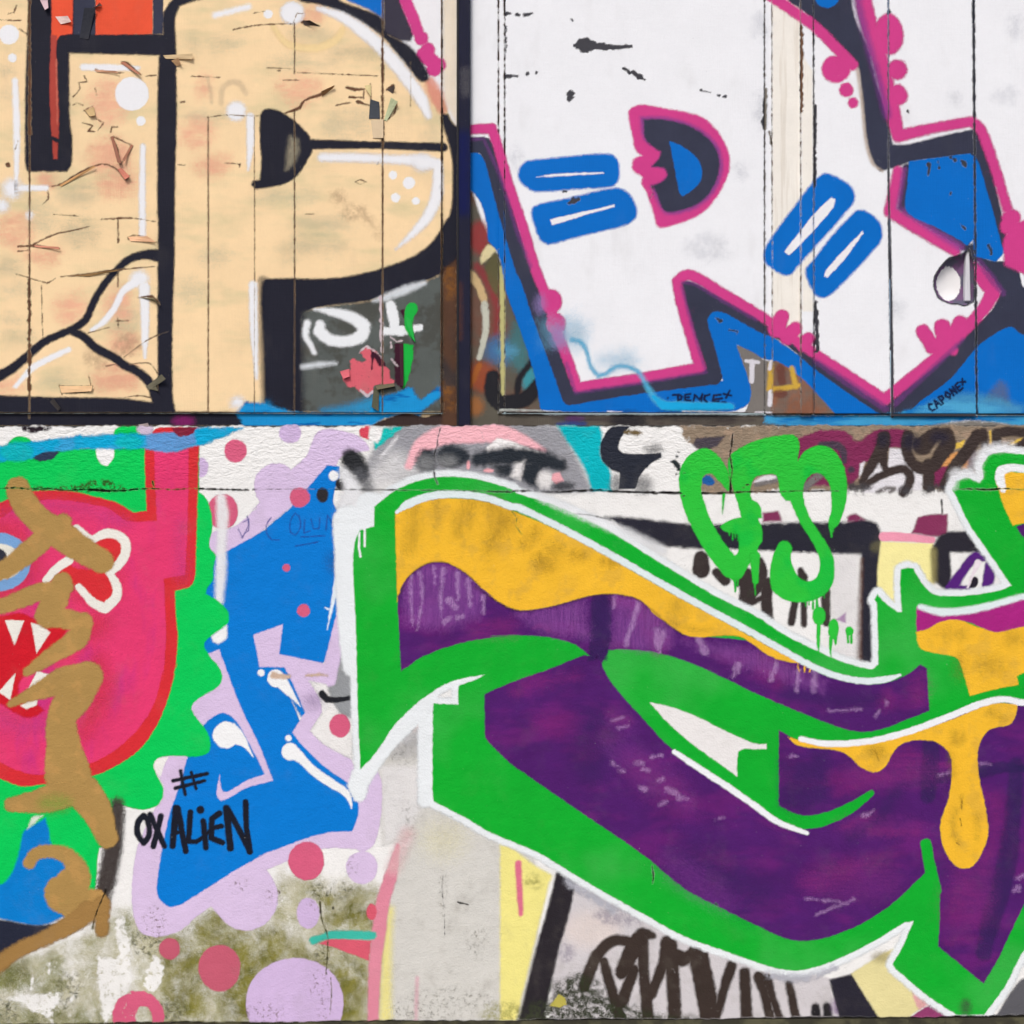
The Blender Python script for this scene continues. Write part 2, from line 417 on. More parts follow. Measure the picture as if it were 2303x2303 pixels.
# cracks and gaps: every coat of paint on the wall is open where these run
def cut(surf, t, w, jit=.9, seed=1): surf.add_cut(Stroke(t, w), jit, seed)
cut(SW, 'T02 -400,330 0,318 100,312 230,322 360,318 460,330 600,325 720,330 860,335 1000,322 1100,318', '7 10 14 8 14 10 14 22 13 9 7', 1.6, 3)
cut(SW, 'T02 1100,318 1250,325 1400,318 1600,325 1800,328', '7 8 7 5 3', 1.3, 4)
cut(SW, 'T12 60,325 400,322 1000,328 1500,332 1932,345', '2 2 4 7 6', 1.0, 5)
cut(SW, 'T22 0,342 250,335 500,342 750,328 900,338 1100,345 1390,352', '6 8 12 14 12 9 11', 1.8, 6)
cut(SW, 'T22 1540,352 1650,350 1760,345 1932,340', '12 14 12 9', 1.2, 7)
cut(SW, 'T32 0,338 150,342 300,335 600,335', '8 6 3 3', 1., 8)
cut(SW, 'T32 1430,322 1560,322 1700,326 1800,318 1932,326 2300,325', '6 8 14 9 8 6', 1.4, 9)
cut(SW, 'T12 1400,0 1375,60 1370,150 1380,240 1400,290', '8 9 8 10 7', 1.1, 10)
cut(SW, 'T11 1420,1490 1400,1560 1395,1610', '8 8 8', 1.1, 11)
cut(SW, 'T22 1765,-80 1755,20 1745,80 1760,180 1750,260 1745,345', '10 13 14 13 14 24', 1.6, 12)
cut(SW, 'T24 1180,790 1190,850 1185,915', '8 12 9', .9, 13)
cut(SW, 'T22 160,480 200,530 195,590 240,650', '2 3 2 5', .8, 14)
cut(SW, 'T32 1345,400 1350,500', '3 2', .8, 14)
cut(SW, 'T04 770,955 690,1150 670,1240', '16 9 4', 1.0, 15)
cut(SW, 'T14 545,1050 560,1180 600,1290 600,1420 590,1570', '5 9 5 9 10', 1.6, 16)
cut(SW, 'T14 625,1600 630,1700 620,1860', '6 5 6', 1., 17)
cut(SW, 'T14 1440,850 1430,960 1445,1100 1450,1300', '1 4 2 3', 1.4, 17)
cut(SW, 'T22 620,500 720,510 880,545', '3 4 2', .8, 18)
for s_ in ('T22 1410,205 1420,206', 'T22 1400,375 1412,372', 'T22 1865,290 1880,290', 'T22 1840,312 1850,312', 'T02 1105,270 1115,300',
           'T24 1640,1060 1660,1080', 'T14 1545,1050 1620,1068', 'T14 640,1085 642,1095', 'T12 100,318 112,319'):
    cut(SW, s_, '10 7', 1.5, 20)
# board joints
JL = ((66, 4.2, -200, 940), (468, 2.9, 262, 930), (662, 2.9, 52, 165), (662, 3.0, 246, 932), (860, 4.0, -200, 932), (265, 2.4, 493, 546), (265, 2.2, 615, 645), (572, 1.3, 264, 930), (923, 1.2, 140, 240))
for u_, w_, a_, b_ in JL: cut(SL, 'S %g,%g %g,%g %g,%g' % (u_, a_, u_ + .6, (a_ + b_) / 2, u_, b_), '%g' % (w_ * .85), .55, int(u_))
cut(SL, 'S 66,1 67,300', '5 7', 2.2, 77); cut(SL, 'S 860,90 861,330', '5', 2., 78); cut(SL, 'S 66,630 66,880', '7', 2.4, 79)
cut(SL, 'S 993,-200 994,200 993,932', '3.4 3.6 3', 1.6, 80)
cut(SL, 'S -300,928.6 400,928.6 560,929 1000,929.5', '2.2 2.2 2.6 3', .8, 81)
JR = ((1121, 1.2, -200, 300, 0), (1135, 1.6, -200, 300, 0), (1719, 1.6, -200, 935, 1), (1736, 1.1, -200, 935, 1.5), (1800, 2.2, -200, 935, 1.5), (1829, 1.8, -200, 935, 2.5),
      (1998, 3.0, -200, 378, 0), (2188, 5.2, -200, 938, 9), (1121, 1.5, 560, 930, 0), (1135, 2., 300, 930, 0))
for u_, w_, a_, b_, dx in JR: cut(SR, 'S %g,%g %g,%g %g,%g' % (u_, a_, u_ + dx * .45, (a_ + b_) / 2, u_ + dx, b_), '%g' % w_, 1.3, int(u_))
cut(SR, 'S 1998,372 2001,560 2004,720 2007,936', '4 5.5 6.5 7', .6, 83)
cut(SR, 'S 1130,928 1400,929.5 1720,930.5', '4.5 5 4.5', .9, 84); cut(SR, 'S 1720,931 2100,934 2530,934', '1.2 1.6 1.5', .8, 85)
cut(SR, 'S 1802,60 1803,250', '7', 2.6, 86); cut(SR, 'S 1833,240 1832,420', '5', 2.4, 87); cut(SR, 'S 1722,200 1719,290', '6', 2.4, 88)
cut(SR, 'S 1834,680 1838,790', '7 9', 2.8, 89)
# torn coats on the left bay
TEARS = [('T00 690,500 860,530 900,525', '5 7 3'), ('T00 880,445 920,460 1020,540', '6 26 5'), ('T00 530,700 580,640 570,600 630,590 610,550', '5 7 6 9 5'),
  ('T00 530,760 560,745 600,760', '6 5 4'), ('T00 610,800 670,770 690,835', '9 6 4'), ('T00 615,800 650,840 660,820', '6 10 4'), ('T00 600,890 670,910 640,950 690,955', '6 7 8 5'),
  ('T00 690,640 700,690', '8 5'), ('T00 700,860 750,890 710,945', '4 6 5'), ('T00 800,1000 840,1050 860,1150 880,1190', '8 16 12 9'),
  ('T00 820,990 950,1050 900,1160 870,1190', '9 8 14 7'), ('T00 800,960 810,920 850,920', '4 5 4'),
  ('T00 350,1350 430,1340 560,1260 690,1200 770,1190 850,1230 910,1300 940,1270', '4 12 14 8 13 10 18 6'), ('T00 340,1370 350,1440 310,1480', '4 8 5'),
  ('T00 735,1588 870,1580 960,1580 1125,1605', '9 10 6 3'), ('T00 855,1600 860,1750', '4 5'), ('T00 930,1730 1060,1745 1130,1755', '8 9 5'), ('T00 925,1720 960,1705 1060,1712', '4 3 2'),
  ('T00 130,1785 250,1780 330,1790 430,1800', '9 18 9 5'), ('T00 130,1820 200,1812', '6'), ('T00 230,1780 300,1740 420,1690 510,1672 650,1640', '14 10 7 9 3'),
  ('T00 110,1080 130,1020', '3'), ('T00 55,1190 62,1200', '30 22'), ('T00 60,100 100,90 120,40', '5 7 4'), ('T00 140,210 200,250', '6 4'), ('T00 1060,550 1130,545', '4'),
  ('T00 1390,552 1590,560', '3 4'), ('T00 1500,850 1650,832 1740,838 1870,840', '4 4 5 3'), ('T00 1690,215 1800,190 1920,178', '3 4 3'), ('T00 1630,1180 1740,1190 1735,1210', '4 5 4'),
  ('T00 0,145 150,148', '4'), ('T00 390,1552 570,1565', '3 5'), ('T00 1290,1193 1340,1196', '5'), ('T00 1310,740 1335,738', '8'),
  ('T01 440,395 530,385 640,380 740,360 850,345 1120,320', '6 9 20 14 8 3'), ('T01 120,375 310,432 340,440 400,408', '4 4 7 5'), ('T01 430,1180 450,1250', '5 4'), ('T01 440,1185 560,1190 670,1185 640,1225 480,1240', '5 6 5 6 4'),
  ('T01 640,800 720,780 790,762', '8 5 3'), ('T01 900,975 1000,900 1100,835 1220,790', '4 5 3 2'), ('T01 1000,545 1100,540 1160,600', '5 22 8'), ('T01 840,715 930,712', '8 6'), ('T01 850,690 860,770', '5'),
  ('T01 930,1030 1080,1020 1140,1090', '4 5 4'), ('T01 640,1110 660,1180', '5'), ('T01 770,1040 830,1030', '9 5'), ('T01 300,460 310,840', '2 3'), ('T01 900,1270 1000,1255 1090,1270', '4 6 3'),
  ('T10 290,820 400,780 430,730 560,680 650,625', '5 26 12 24 5'), ('T10 740,635 800,648 870,645', '14 22 10'), ('T10 865,650 862,715', '5'), ('T10 910,610 915,730', '4'), ('T10 760,705 850,705', '11 9'),
  ('T10 665,762 770,742', '11 4'), ('T10 820,735 870,755 910,765', '24 16 8'), ('T10 0,200 120,180 350,172 380,95 430,100', '3 5 6 5 4'), ('T10 425,160 470,170 545,190', '30 18 4'),
  ('T10 1030,650 1075,625 1075,665', '10 30 12'), ('T10 1105,735 1080,830 1010,875', '7 8 4'), ('T10 70,95 150,82', '4'), ('T10 165,490 360,500', '2 3'), ('T10 380,525 960,550', '2'),
  ('T10 800,1318 840,1300 880,1318 840,1335 800,1318', '3'), ('T10 440,1552 500,1548', '8 3'), ('T10 960,1190 985,1155', '5'), ('T10 280,580 400,580', '6 3'), ('T10 240,510 255,512', '10')]
for i_, (t_, w_) in enumerate(TEARS): cut(SL, t_, w_, 1.0, 200 + i_)
# chips in the white sheet on the right bay
CHIPS = [('T20 620,325 690,325 740,335', '20 105 60'), ('T20 740,332 850,338 1030,338', '60 34 14'), ('T20 590,680 580,720 610,705', '45 30 12'), ('T20 975,495 1020,530', '14 20'), ('T20 1040,525 1080,550 1130,578', '22 34 12'),
  ('T20 118,105 150,100', '26 14'), ('T20 200,105 215,108', '16'), ('T20 255,108 310,98', '24 16'), ('T20 120,555 200,548', '28 20'), ('T20 270,540 276,530', '16'), ('T20 345,525 352,520', '12'),
  ('T20 1540,655 1600,668', '14 8'), ('T20 1655,690 1670,690', '12'), ('T20 1690,700 1712,697', '14'), ('T20 125,190 118,260 128,330 120,380', '9 6 14 6'), ('T20 1180,1345 1188,1380', '14'), ('T20 1165,1430 1185,1405', '9'),
  ('T20 570,1470 610,1455 648,1445', '20 50 24'), ('T20 540,1385 560,1390', '12 6'), ('T20 600,140 604,150', '12'), ('T30 1250,1190 1250,1270', '26 8'), ('T30 1490,1160 1510,1180 1520,1210', '20 40 12'), ('T30 1410,1140 1440,1160', '18'),
  ('T30 1325,1160 1325,1220', '10'), ('T30 1690,1780 1705,1840', '24 10'), ('T30 1480,1620 1520,1660', '10 6'), ('T30 1415,1390 1412,1400', '16'), ('T30 1100,800 1110,830', '7'), ('T30 965,80 955,100', '20 10'), ('T21 1640,690 1670,715', '20 34'), ('T21 1740,780 1800,790 1790,820', '10 16 8'),
  ('T30 45,880 62,935', '16 10'), ('T30 100,960 110,1040', '10 14')]
for i_, (t_, w_) in enumerate(CHIPS): SR.add_cut(Stroke(t_, w_), 2.6, 400 + i_)
# round dent cut into the sheet beside the joint
DENT = 'U6 860,380 580,480 480,580 400,680 325,830 312,980 350,1100 400,1200 520,1270 640,1310 750,1310 850,1345 960,1310 1040,1260 1050,1000 1040,600 960,300'
dentP = Poly(DENT, cor=60)
cutR_before = SR.cut.copy()
SR.add_cut(dentP)

# ---- concrete wall
zt = world_pt(0, 957, 0)[2]; xl = world_pt(UL, 0, 0)[0]; xr = world_pt(UR, 0, 0)[0]; zb = world_pt(0, 2298, 0)[2]
wall = thing('concrete_wall', (0, .15, 0), 'low concrete wall below the boarded hoarding, covered in bright green, blue and pink graffiti', 'wall')
def boxo(name, x0, x1, y0, y1, z0, z1, mat, parent, bev=0.):
    v = [(x0, y0, z1), (x0, y0, z0), (x1, y0, z0), (x1, y0, z1), (x0, y1, z1), (x0, y1, z0), (x1, y1, z0), (x1, y1, z1)]
    return solid(name, v, BOXF, mat, parent)
core = boxo('wall_core', xl, xr, .013, .30, zb - .02, zt - .002, M_CORE, wall)
pz0 = world_pt(0, 2303, -.02)[2]
plinth = solid('plinth', [world_pt(UL, 2303, .004), world_pt(UR, 2288, .004), (xr, .30, world_pt(0, 2290, .004)[2]), (xl, .30, world_pt(0, 2303, .004)[2]),
   (xl, .004, 0), (xr, .004, 0), (xr, .30, 0), (xl, .30, 0)], [(0, 1, 2, 3), (4, 7, 6, 5), (0, 4, 5, 1), (1, 5, 6, 2), (2, 6, 7, 3), (3, 7, 4, 0)], M_PLINTH, wall)
FULLW = Poly('S -300,900 2600,900 2600,2400 -300,2400', sm=False)
skin = sheet('white_render', SW, raster(SW, [FULLW], 3, 0, 0, cutgrow=1.4), ink((238, 238, 237), 'W', var=.03, dirt=.16, grain=.6, speck=.02), wall)

# ---- hoardings
def base_uv(u, y): return (world_pt(u, 0, y)[0], y + .03, zt)
lbay = thing('boarded_gate', base_uv(400, .02), 'cream boarded gate leaf with peeling paint and a black outlined letter', 'gate')
rbay = thing('panelled_hoarding', base_uv(1800, .02), 'white sheet panelled hoarding with a pink and blue outlined letter', 'hoarding')
post = thing('steel_post', base_uv(1042, .01), 'narrow black steel post between the cream gate and the white hoarding', 'post')
VB = 957
for a_, b_ in ((UL, -132), (-132, 66), (66, 265), (265, 468), (468, 662), (662, 860), (860, 993)):
    plank('board', (a_ + .25, a_ + .25), (b_ - .25, b_ - .25), VT, 928, .0205, .018, M_WOOD, lbay, .0004)
plank('stile', (994.5, 994.5), (1027, 1027), VT, VB, .0305, .03, M_STILE, lbay)
plank('bottom_rail', (UL, UL), (993, 993), 930, VB + .5, .0305, .03, M_STILE, lbay)
plank('backing', (UL + 4, UL + 4), (1000, 1000), VT + 4, 926, .042, .012, M_DARK, lbay, 0)
plank('post_bar', (1028.5, 1028.5), (1056.5, 1056.5), VT, VB + 1, .0085, .06, M_STEEL, post, .002)
plank('post_flange', (1027, 1027), (1032, 1032), VT, VB + 1, .006, .012, M_STEEL, post, .001)
plank('stile', (1058, 1058), (1120, 1120), VT, VB, .0305, .03, M_STILE, rbay)
plank('edge_strip', (1122, 1122), (1134, 1134), VT, 928, .0245, .02, M_WOOD, rbay)
M_GREY = plain('grey_strip', (120, 114, 106), 'B', var=.2)
M_SHEET = plain('grey_primer_sheet', (54, 54, 62), 'B', var=.15, rough=.6, dirt=.1)
plank('panel', (1136.4, 1136.4), (1718, 1719), VT, 928, .0205, .02, M_SHEET, rbay)
plank('edge_strip', (1720.2, 1720.2), (1735, 1736), VT, 930, .0245, .02, M_GREY, rbay)
plank('panel', (1737, 1738), (1799, 1800.5), VT, 932, .0205, .02, M_WOOD, rbay)
plank('batten', (1801.5, 1803), (1828, 1830), VT, 932, .0145, .03, M_WOOD, rbay)
plank('panel', (1830.5, 1832.5), (1996, 2003), VT, 932, .0205, .02, M_SHEET, rbay)
# the panel with the dent is a sheet with an opening in it
S2 = Surface(2000, VT, 2192, 934, lambda X, Y: X * 0. + .0205, lambda X, Y: np.maximum((1999.8 + (Y - 372) * .0125 * (Y > 372)) - X, X - (2186.5 + Y * .0096)))
S2.add_cut(dentP)
pan = sheet('panel', S2, raster(S2, [Poly('S 1990,-200 2230,-200 2230,940 1990,940', sm=False)], 2.2, 0, 0, cutramp=2), M_SHEET, rbay, level=0)
plank('panel', (2190.5, 2199.5), (UR, UR), VT, 932, .0205, .02, M_SHEET, rbay)
plank('bottom_rail', (1121, 1121), (UR, UR), 934.5, VB + .5, .0305, .03, M_STILE, rbay)
plank('backing', (1110, 1110), (1990, 1990), VT + 4, 926, .046, .012, M_DARK, rbay, 0)
plank('backing', (2196, 2196), (UR - 4, UR - 4), VT + 4, 926, .046, .012, M_DARK, rbay, 0)
# recessed cup behind the opening
def cup():
    P = dentP.P; c = np.array([2060 + 620 / 7.951, 520 + 930 / 7.951]); V = []; F = []; n = len(P); rings = 8
    for k in range(rings + 1):
        t = k / rings; sc_ = 1.02 - .92 * t ** 1.3; dep = .0225 + .026 * (1 - (1 - t) ** 2)
        for p in P:
            q = c + (p - c) * sc_; V.append(world_pt(q[0], q[1], dep))
    for k in range(rings):
        for i in range(n):
            j = (i + 1) % n; F.append((k * n + i, k * n + j, (k + 1) * n + j, (k + 1) * n + i))
    F.append(tuple(rings * n + i for i in range(n))); return V, F
m_cup, t_, b_, pos_ = new_mat('sprayed_cup'); t_.put(b_, 'Roughness', .8); b_.inputs['Specular IOR Level'].default_value = .1
cxy = world_pt(2060 + 560 / 7.951, 520 + 950 / 7.951, .05)
vv = t_.scale(pos_, (1 / .039, 0, 1 / .052), None, (-cxy[0] / .039, 0, -cxy[2] / .052))
ln = t_.n('ShaderNodeVectorMath', operation='LENGTH'); t_.put(ln, 0, vv)
dd = t_.m('ADD', ln.outputs['Value'], t_.m('MULTIPLY', t_.m('SUBTRACT', t_.noise(pos_, 160, 4, .7), .5), .5))
t_.put(b_, 'Base Color', t_.mix(t_.step(dd, .93, 1.0), lin((232, 231, 232)), t_.mix(t_.step(t_.noise(pos_, 22, 3), .45, .6), lin((92, 90, 108)), lin((112, 82, 118)))))
V_, F_ = cup(); cupo = solid('dent_cup', V_, F_, m_cup, rbay, True); cupo['label'] = 'round grey dent in the white sheet beside the joint'
plank('dent_fold', (2060 + 900 / 7.951, 2060 + 880 / 7.951), (2060 + 965 / 7.951, 2060 + 985 / 7.951), 555, 678, .026, .02, plain('pale_fold', (205, 205, 212), 'B'), rbay, .003)

# ------------------------------------------------------------------ cream gate leaf: coats and the big outlined letter
def pl(parent, name, mat, *g, **k): return paint(SL, parent, name, mat, *g, **k)
def pr(parent, name, mat, *g, **k): return paint(SR, parent, name, mat, *g, **k)
def pw(parent, name, mat, *g, **k): return paint(SW, parent, name, mat, *g, **k)
BLK = (32, 33, 46); WHT = (238, 239, 243)
FULL = Poly('S -300,-200 2600,-200 2600,1000 -300,1000', sm=False)
cream = pl(lbay, 'cream_coat', ink((247, 217, 172), 'B', var=.05, col2=(222, 204, 160), c2=(.46, .76), c2scale=(1.3, 1, 3.4), c2noise=3.0, dirt=.10, grain=.8), FULL, ramp=3, jit=0, cutgrow=.4)
cream['label'] = 'peeling cream paint over the boards with greyish smears'
ghost = ink((182, 180, 152), 'B', grain=.9, amax=.42, thin=.3, c2scale=(1.5, 1, 6), c2noise=3)
for i, (t, rx, ry) in enumerate((('T00 1630,310', 130, 45), ('T00 1400,310', 45, 45), ('T00 1500,840', 150, 45), ('T10 420,450', 250, 40), ('T10 480,260', 150, 60), ('T10 830,380', 200, 35), ('T10 1370,960', 60, 120),
        ('T00 30,520', 60, 20), ('T00 30,680', 60, 25), ('T00 300,1560', 90, 120), ('T00 560,1400', 130, 90), ('T00 580,1680', 120, 110), ('T01 130,490', 110, 35), ('T01 70,705', 90, 25), ('T01 130,830', 130, 30), ('T01 900,700', 140, 120),
        ('T01 1380,500', 90, 90), ('T01 60,330', 90, 60), ('T10 300,1420', 230, 60), ('T10 560,1640', 220, 80), ('T10 500,1780', 260, 60), ('T10 760,900', 190, 110), ('T11 330,250', 60, 40), ('T00 1560,1860', 110, 50), ('T01 400,1150', 120, 60))):
    pl(cream, 'grey_smear', ghost, Ell(t, rx, ry), ramp=44, jit=6, jcell=22)
salm = ink((240, 172, 146), 'B', grain=.9, amax=.66, thin=.35, c2scale=(1.5, 1, 4), c2noise=5)
for t, rx, ry in (('T00 780,740', 130, 170), ('T00 800,1150', 150, 140), ('T00 850,1320', 130, 110), ('T00 330,1310', 60, 50), ('T00 100,1680', 120, 110), ('T00 1430,980', 100, 100), ('T00 1540,1190', 120, 70), ('T00 1470,620', 40, 70),
        ('T01 300,240', 110, 60), ('T01 860,600', 90, 120), ('T01 880,860', 90, 80), ('T01 60,1180', 90, 60), ('T01 840,1140', 170, 100), ('T10 400,650', 150, 90), ('T10 480,110', 80, 60), ('T10 1370,640', 60, 110), ('T01 520,620', 120, 100)):
    pl(cream, 'salmon_patch', salm, Ell(t, rx, ry), ramp=46, jit=8, jcell=20)
pl(cream, 'pale_arc', ink((250, 222, 165), 'B', amax=.8), Stroke('T10 210,200 300,310 420,345 560,340 680,270 720,180', '40 50 55 55 50 30'), ramp=10)
pl(cream, 'ghost_letter', ink((206, 186, 156), 'B', amax=.38), Stroke('T00 1500,560 1525,650 1530,740', '25'), Stroke('T00 1600,740 1610,640 1660,600 1730,600 1780,680', '40 40 40 45 30'), ramp=8)
pl(cream, 'grime', ink((140, 112, 92), 'B', amax=.3, thin=.3, c2noise=14, c2scale=(2, 2, 2)), Ell('T10 780,1540', 75, 55), Ell('T10 680,1430', 50, 50), Stroke('T10 850,1520 930,1640 980,1700', '40'), Ell('T01 930,880', 90, 90), Ell('T01 700,980', 90, 60), ramp=24, jit=6, each=True)

wht_u = ink((236, 236, 240), 'B', var=.03, dirt=.08)
lw = pl(lbay, 'white_field', wht_u, Poly('T10 1020,-560 1560,-560 1560,940! 1500,870 1450,740 1400,660 1330,585 1270,500 1160,350 1100,180 1040,0', cor=80), ramp=5)
lw['label'] = 'white paint on the right edge of the cream gate'
pl(lw, 'cream_edge', ink((236, 222, 198), 'B', amax=.8), Poly('T10 1430,-560 1540,-560 1540,900 1440,720', sm=False), ramp=14)
pl(lw, 'salmon_smear', ink((226, 152, 132), 'B', amax=.85), Stroke('T10 1345,590 1390,690 1430,790', '70 100 70'), ramp=14)
blk = ink(BLK, 'B', var=.12, grain=.6, dirt=.06)
char = ink((54, 57, 76), 'B', var=.14, grain=.6, dirt=.06)
blu = ink((0, 107, 198), 'B', var=.06, dirt=.04)
pnk = ink((207, 64, 138), 'B', var=.06, grain=.7, dirt=.04)
pl(lw, 'blue_patch', blu, Poly('T10 760,-300 1010,-300 1005,140 900,70 790,25 740,0', cor=30), ramp=8)
pl(lw, 'charcoal_patch', ink((58, 55, 70), 'B', var=.14), Poly('T10 1008,-300 1110,-300 1135,0 1225,240 1205,300 1120,290 1010,240', cor=30), ramp=6)
pl(lw, 'pink_outline', pnk, Stroke('T10 1090,-200 1165,0 1240,180 1275,290', '80 85 85 80'), Ell('T10 1290,280', 40, 50), Ell('T10 1325,365', 56, 56), Stroke('T10 1300,400 1400,480', '120 100'), Stroke('T10 1370,500 1410,470', '110 100'), ramp=5)
bowl = pl(lbay, 'letter_outline', blk, Poly('T10 330,-80 620,-60 700,10 830,60 990,130 1020,230 1100,280 1190,330 1260,410 1330,530 1335,580 1290,592 1240,560 1180,480 1090,370 1000,265 900,195 780,125 640,62 500,22 400,5', cor=70), ramp=9,
          label='thick black outline of the big cream letter on the gate')
pl(bowl, 'letter_outline', blk, Poly('T10 1425,850 1440,825 1470,828 1500,880 1560,960 1570,1932 T11 1560,300! 1440,365 1300,432 1010,530 900,568 640,602 500,625 420,680 412,780 415,1375! 260,1360 150,1315 135,800 122,600 130,440 150,410 560,408 760,390 1000,332 1210,252 1330,170 1400,90 1450,0 T10 1485,1560 1505,1430 1508,1200 1490,1080 1460,980', cor=60), ramp=6)
pl(bowl, 'counter', blk, Poly('T10 118,830 150,792 210,792 300,830 390,900 450,960 480,1010 492,1080 460,1150 420,1220 370,1280 290,1330 200,1350 80,1367 50,1340 60,1312 110,1302 122,1200 112,1000', cor=60), Stroke('T10 460,1045 900,1050 1440,1066', '70 50 62'), ramp=5)
pl(bowl, 'counter_smudge', ink((188, 178, 150), 'B', amax=.5), Poly('T10 330,990 385,1010 390,1100 340,1200 300,1230 310,1080'), ramp=18)  # pale blurred smudge of paint inside the counter
pl(bowl, 'stem', blk, Poly('T00 1215,40 1300,-60 1440,-60 1460,-5 1400,8 1300,45 1268,130 1275,380 1278,900 1268,1300 1262,1932 T01 1250,700 1250,1250 1272,1372! 1900,1376! 1905,1480! 1100,1480 -600,1480! -600,1255! 0,1255 400,1266 900,1276 1100,1302 1145,1290! 1140,700 1145,0 T00 1140,1500 1142,700 1152,400! 500,384! 505,860 522,1000 515,1200 480,1242 200,1242 183,1180 185,640 198,240 205,0 200,-500! 690,-500! 690,240! 1180,246! 1180,110', cor=45), ramp=7)
pl(bowl, 'soft_edge', ink((30, 31, 44), 'B', amax=.5), Stroke('T01 1900,420 1905,800 1925,1300', '60'), ramp=14)
org = ink((231, 86, 56), 'B', var=.10, dirt=.1)
pl(bowl, 'orange_block', org, Poly('T00 690,-500 1105,-500 1105,247 690,252', sm=False), ramp=4)
pl(bowl, 'orange_block', org, Poly('T00 375,-500 532,-500 526,244 440,255 405,300 372,300', cor=30), ramp=4)
pl(bowl, 'red_strip', ink((176, 70, 60), 'B', var=.15), Poly('T00 370,250 410,260 408,470 426,800 425,1005! 372,985! 360,640', cor=40), Poly('T00 378,1015! 420,1035 415,1152! 386,1150', sm=False), ramp=4)
pl(bowl, 'strip_streak', ink((214, 120, 100), 'B', amax=.7), Stroke('T00 408,430 416,900', '12 8'), ramp=4)  # thin paler streak down the red strip
pl(bowl, 'charcoal_block', char, Poly('T00 534,-500 690,-500 690,250 534,250', sm=False), Poly('T00 1108,-500 1190,-500 1180,246 1108,246', sm=False), ramp=4)
pl(bowl, 'diagonal', blk, Stroke('T01 -200,1220 0,1110 100,1050 230,940 320,865 450,805 540,765 620,705 660,620 720,500 800,390 850,340 930,272 1040,235 1150,240', '75 75 65 60 55 52 52 52 50 50 50 45 52 60 90'), ramp=5)
pl(bowl, 'diagonal', blk, Stroke('T01 520,790 600,825 700,915 820,975 900,1035 1000,1085 1090,1170 1140,1290', '50 60 60 62 60 62 70 80'), ramp=5)
hi = ink(WHT, 'B', var=.02, grain=.7, dirt=.04); HI = [
 (4, Ell('T00 65,250', 72)), (4, Ell('T00 90,420', 32)), (6, Stroke('T00 108,585 120,900 118,1340', '44 50 30')), (26, Ell('T00 90,1365', 70)), (5, Stroke('T00 150,1362 335,1362', '44 38')), (22, Ell('T00 15,1490', 45)), (14, Ell('T00 215,1560', 26)),
 (5, Stroke('T00 600,485 760,490 1000,492', '44 54 30')), (4, Ell('T00 955,680', 122)), (4, Ell('T00 1020,876', 34)), (6, Stroke('T00 1035,1060 1030,1400 1032,1700', '38 48 46')), (14, Ell('T00 1710,805', 70)), (6, Stroke('T00 1812,845 1812,1040 1798,1230', '55 52 18')),
 (6, Stroke('T01 1832,455 1840,800 1858,1130', '62 58 22')), (24, Ell('T01 1720,1305', 50, 38)), (18, Ell('T01 1010,410', 66, 60)), (5, Stroke('T01 985,430 890,500 830,620 740,730 660,780', '70 50 44 44 20')), (8, Stroke('T01 1045,470 1050,700 1050,850 1050,980', '80 60 50 16')), (5, Stroke('T01 500,920 350,990 230,1060 110,1190', '36 46 46 30')),
 (12, Ell('T10 345,92', 86, 82)), (3, Ell('T10 170,103', 33)), (12, Stroke('T10 530,60 700,120 850,220 980,335 1100,470 1200,600 1280,720 1330,835', '30 70 92 90 96 92 86 50')), (13, Stroke('T10 560,1140 800,1142 1100,1155 1290,1165 1390,1190', '60 64 62 90 80')), (11, Stroke('T10 1400,1180 1395,1400 1330,1560 1220,1690 1095,1805', '66 86 76 50 10')),
 (3, Ell('T10 1075,1268', 31)), (4, Ell('T10 1190,1325', 44)), (4, Ell('T10 1095,1432', 33)), (4, Ell('T10 1240,1455', 27)), (22, Ell('T10 1290,1180', 70, 60)), (12, Stroke('T00 1555,110 1800,50', '38 40'))]
for rp, g in HI: pl(bowl, 'highlight', hi, g, ramp=rp, jit=.6)
# grey panel under the bowl, with its torn layers
gp = pl(lbay, 'grey_panel', ink((88, 94, 92), 'B', var=.14, col2=(76, 78, 74), dirt=.2), Poly('T11 405,650 500,630 640,605 900,572 1010,534 1300,436 1436,372! 1436,1374! 405,1374!', cor=45), ramp=10, label='dark grey painted panel under the letter with torn pink and green scraps')
pl(gp, 'dark_fade', ink(BLK, 'B', amax=.8), Stroke('T11 395,640 400,1374', '60'), ramp=22)
sp = ink((232, 236, 240), 'B', var=.03, grain=.8)
pl(gp, 'white_scrawl', sp, Stroke('T11 505,628 640,650 780,690 865,745 850,820 740,862 620,850 545,790 548,745', '14 60 85 90 90 80 80 90 70'), Stroke('T11 455,730 440,820 475,880 505,945', '50 46 40 34'), ramp=9)
pl(gp, 'white_scrawl', ink((220, 226, 232), 'B', amax=.85), Stroke('T11 425,1045 540,1030 660,1020', '36 40 20'), Stroke('T11 930,570 1020,545 1160,490 1300,440', '10 50 66 34'), ramp=12, each=True)
pl(gp, 'white_bar', sp, Stroke('T11 1015,790 1150,785 1275,765', '60 70 44'), Stroke('T11 1060,600 1080,700 1085,790', '70 80 60'), ramp=5, jit=2)
pl(gp, 'rose_scrap', ink((214, 98, 112), 'B', var=.1, dirt=.3, speck=.06), Poly('T11 720,1070 770,1065 765,1010 790,985 850,1010 880,1000 840,940 880,900 930,920 1000,990 1015,1040 1050,1070 1055,1130 1085,1150 1085,1180 1010,1172 940,1180 930,1240 880,1250 830,1225 800,1190 750,1195 715,1130'), ramp=2.5, jit=2)
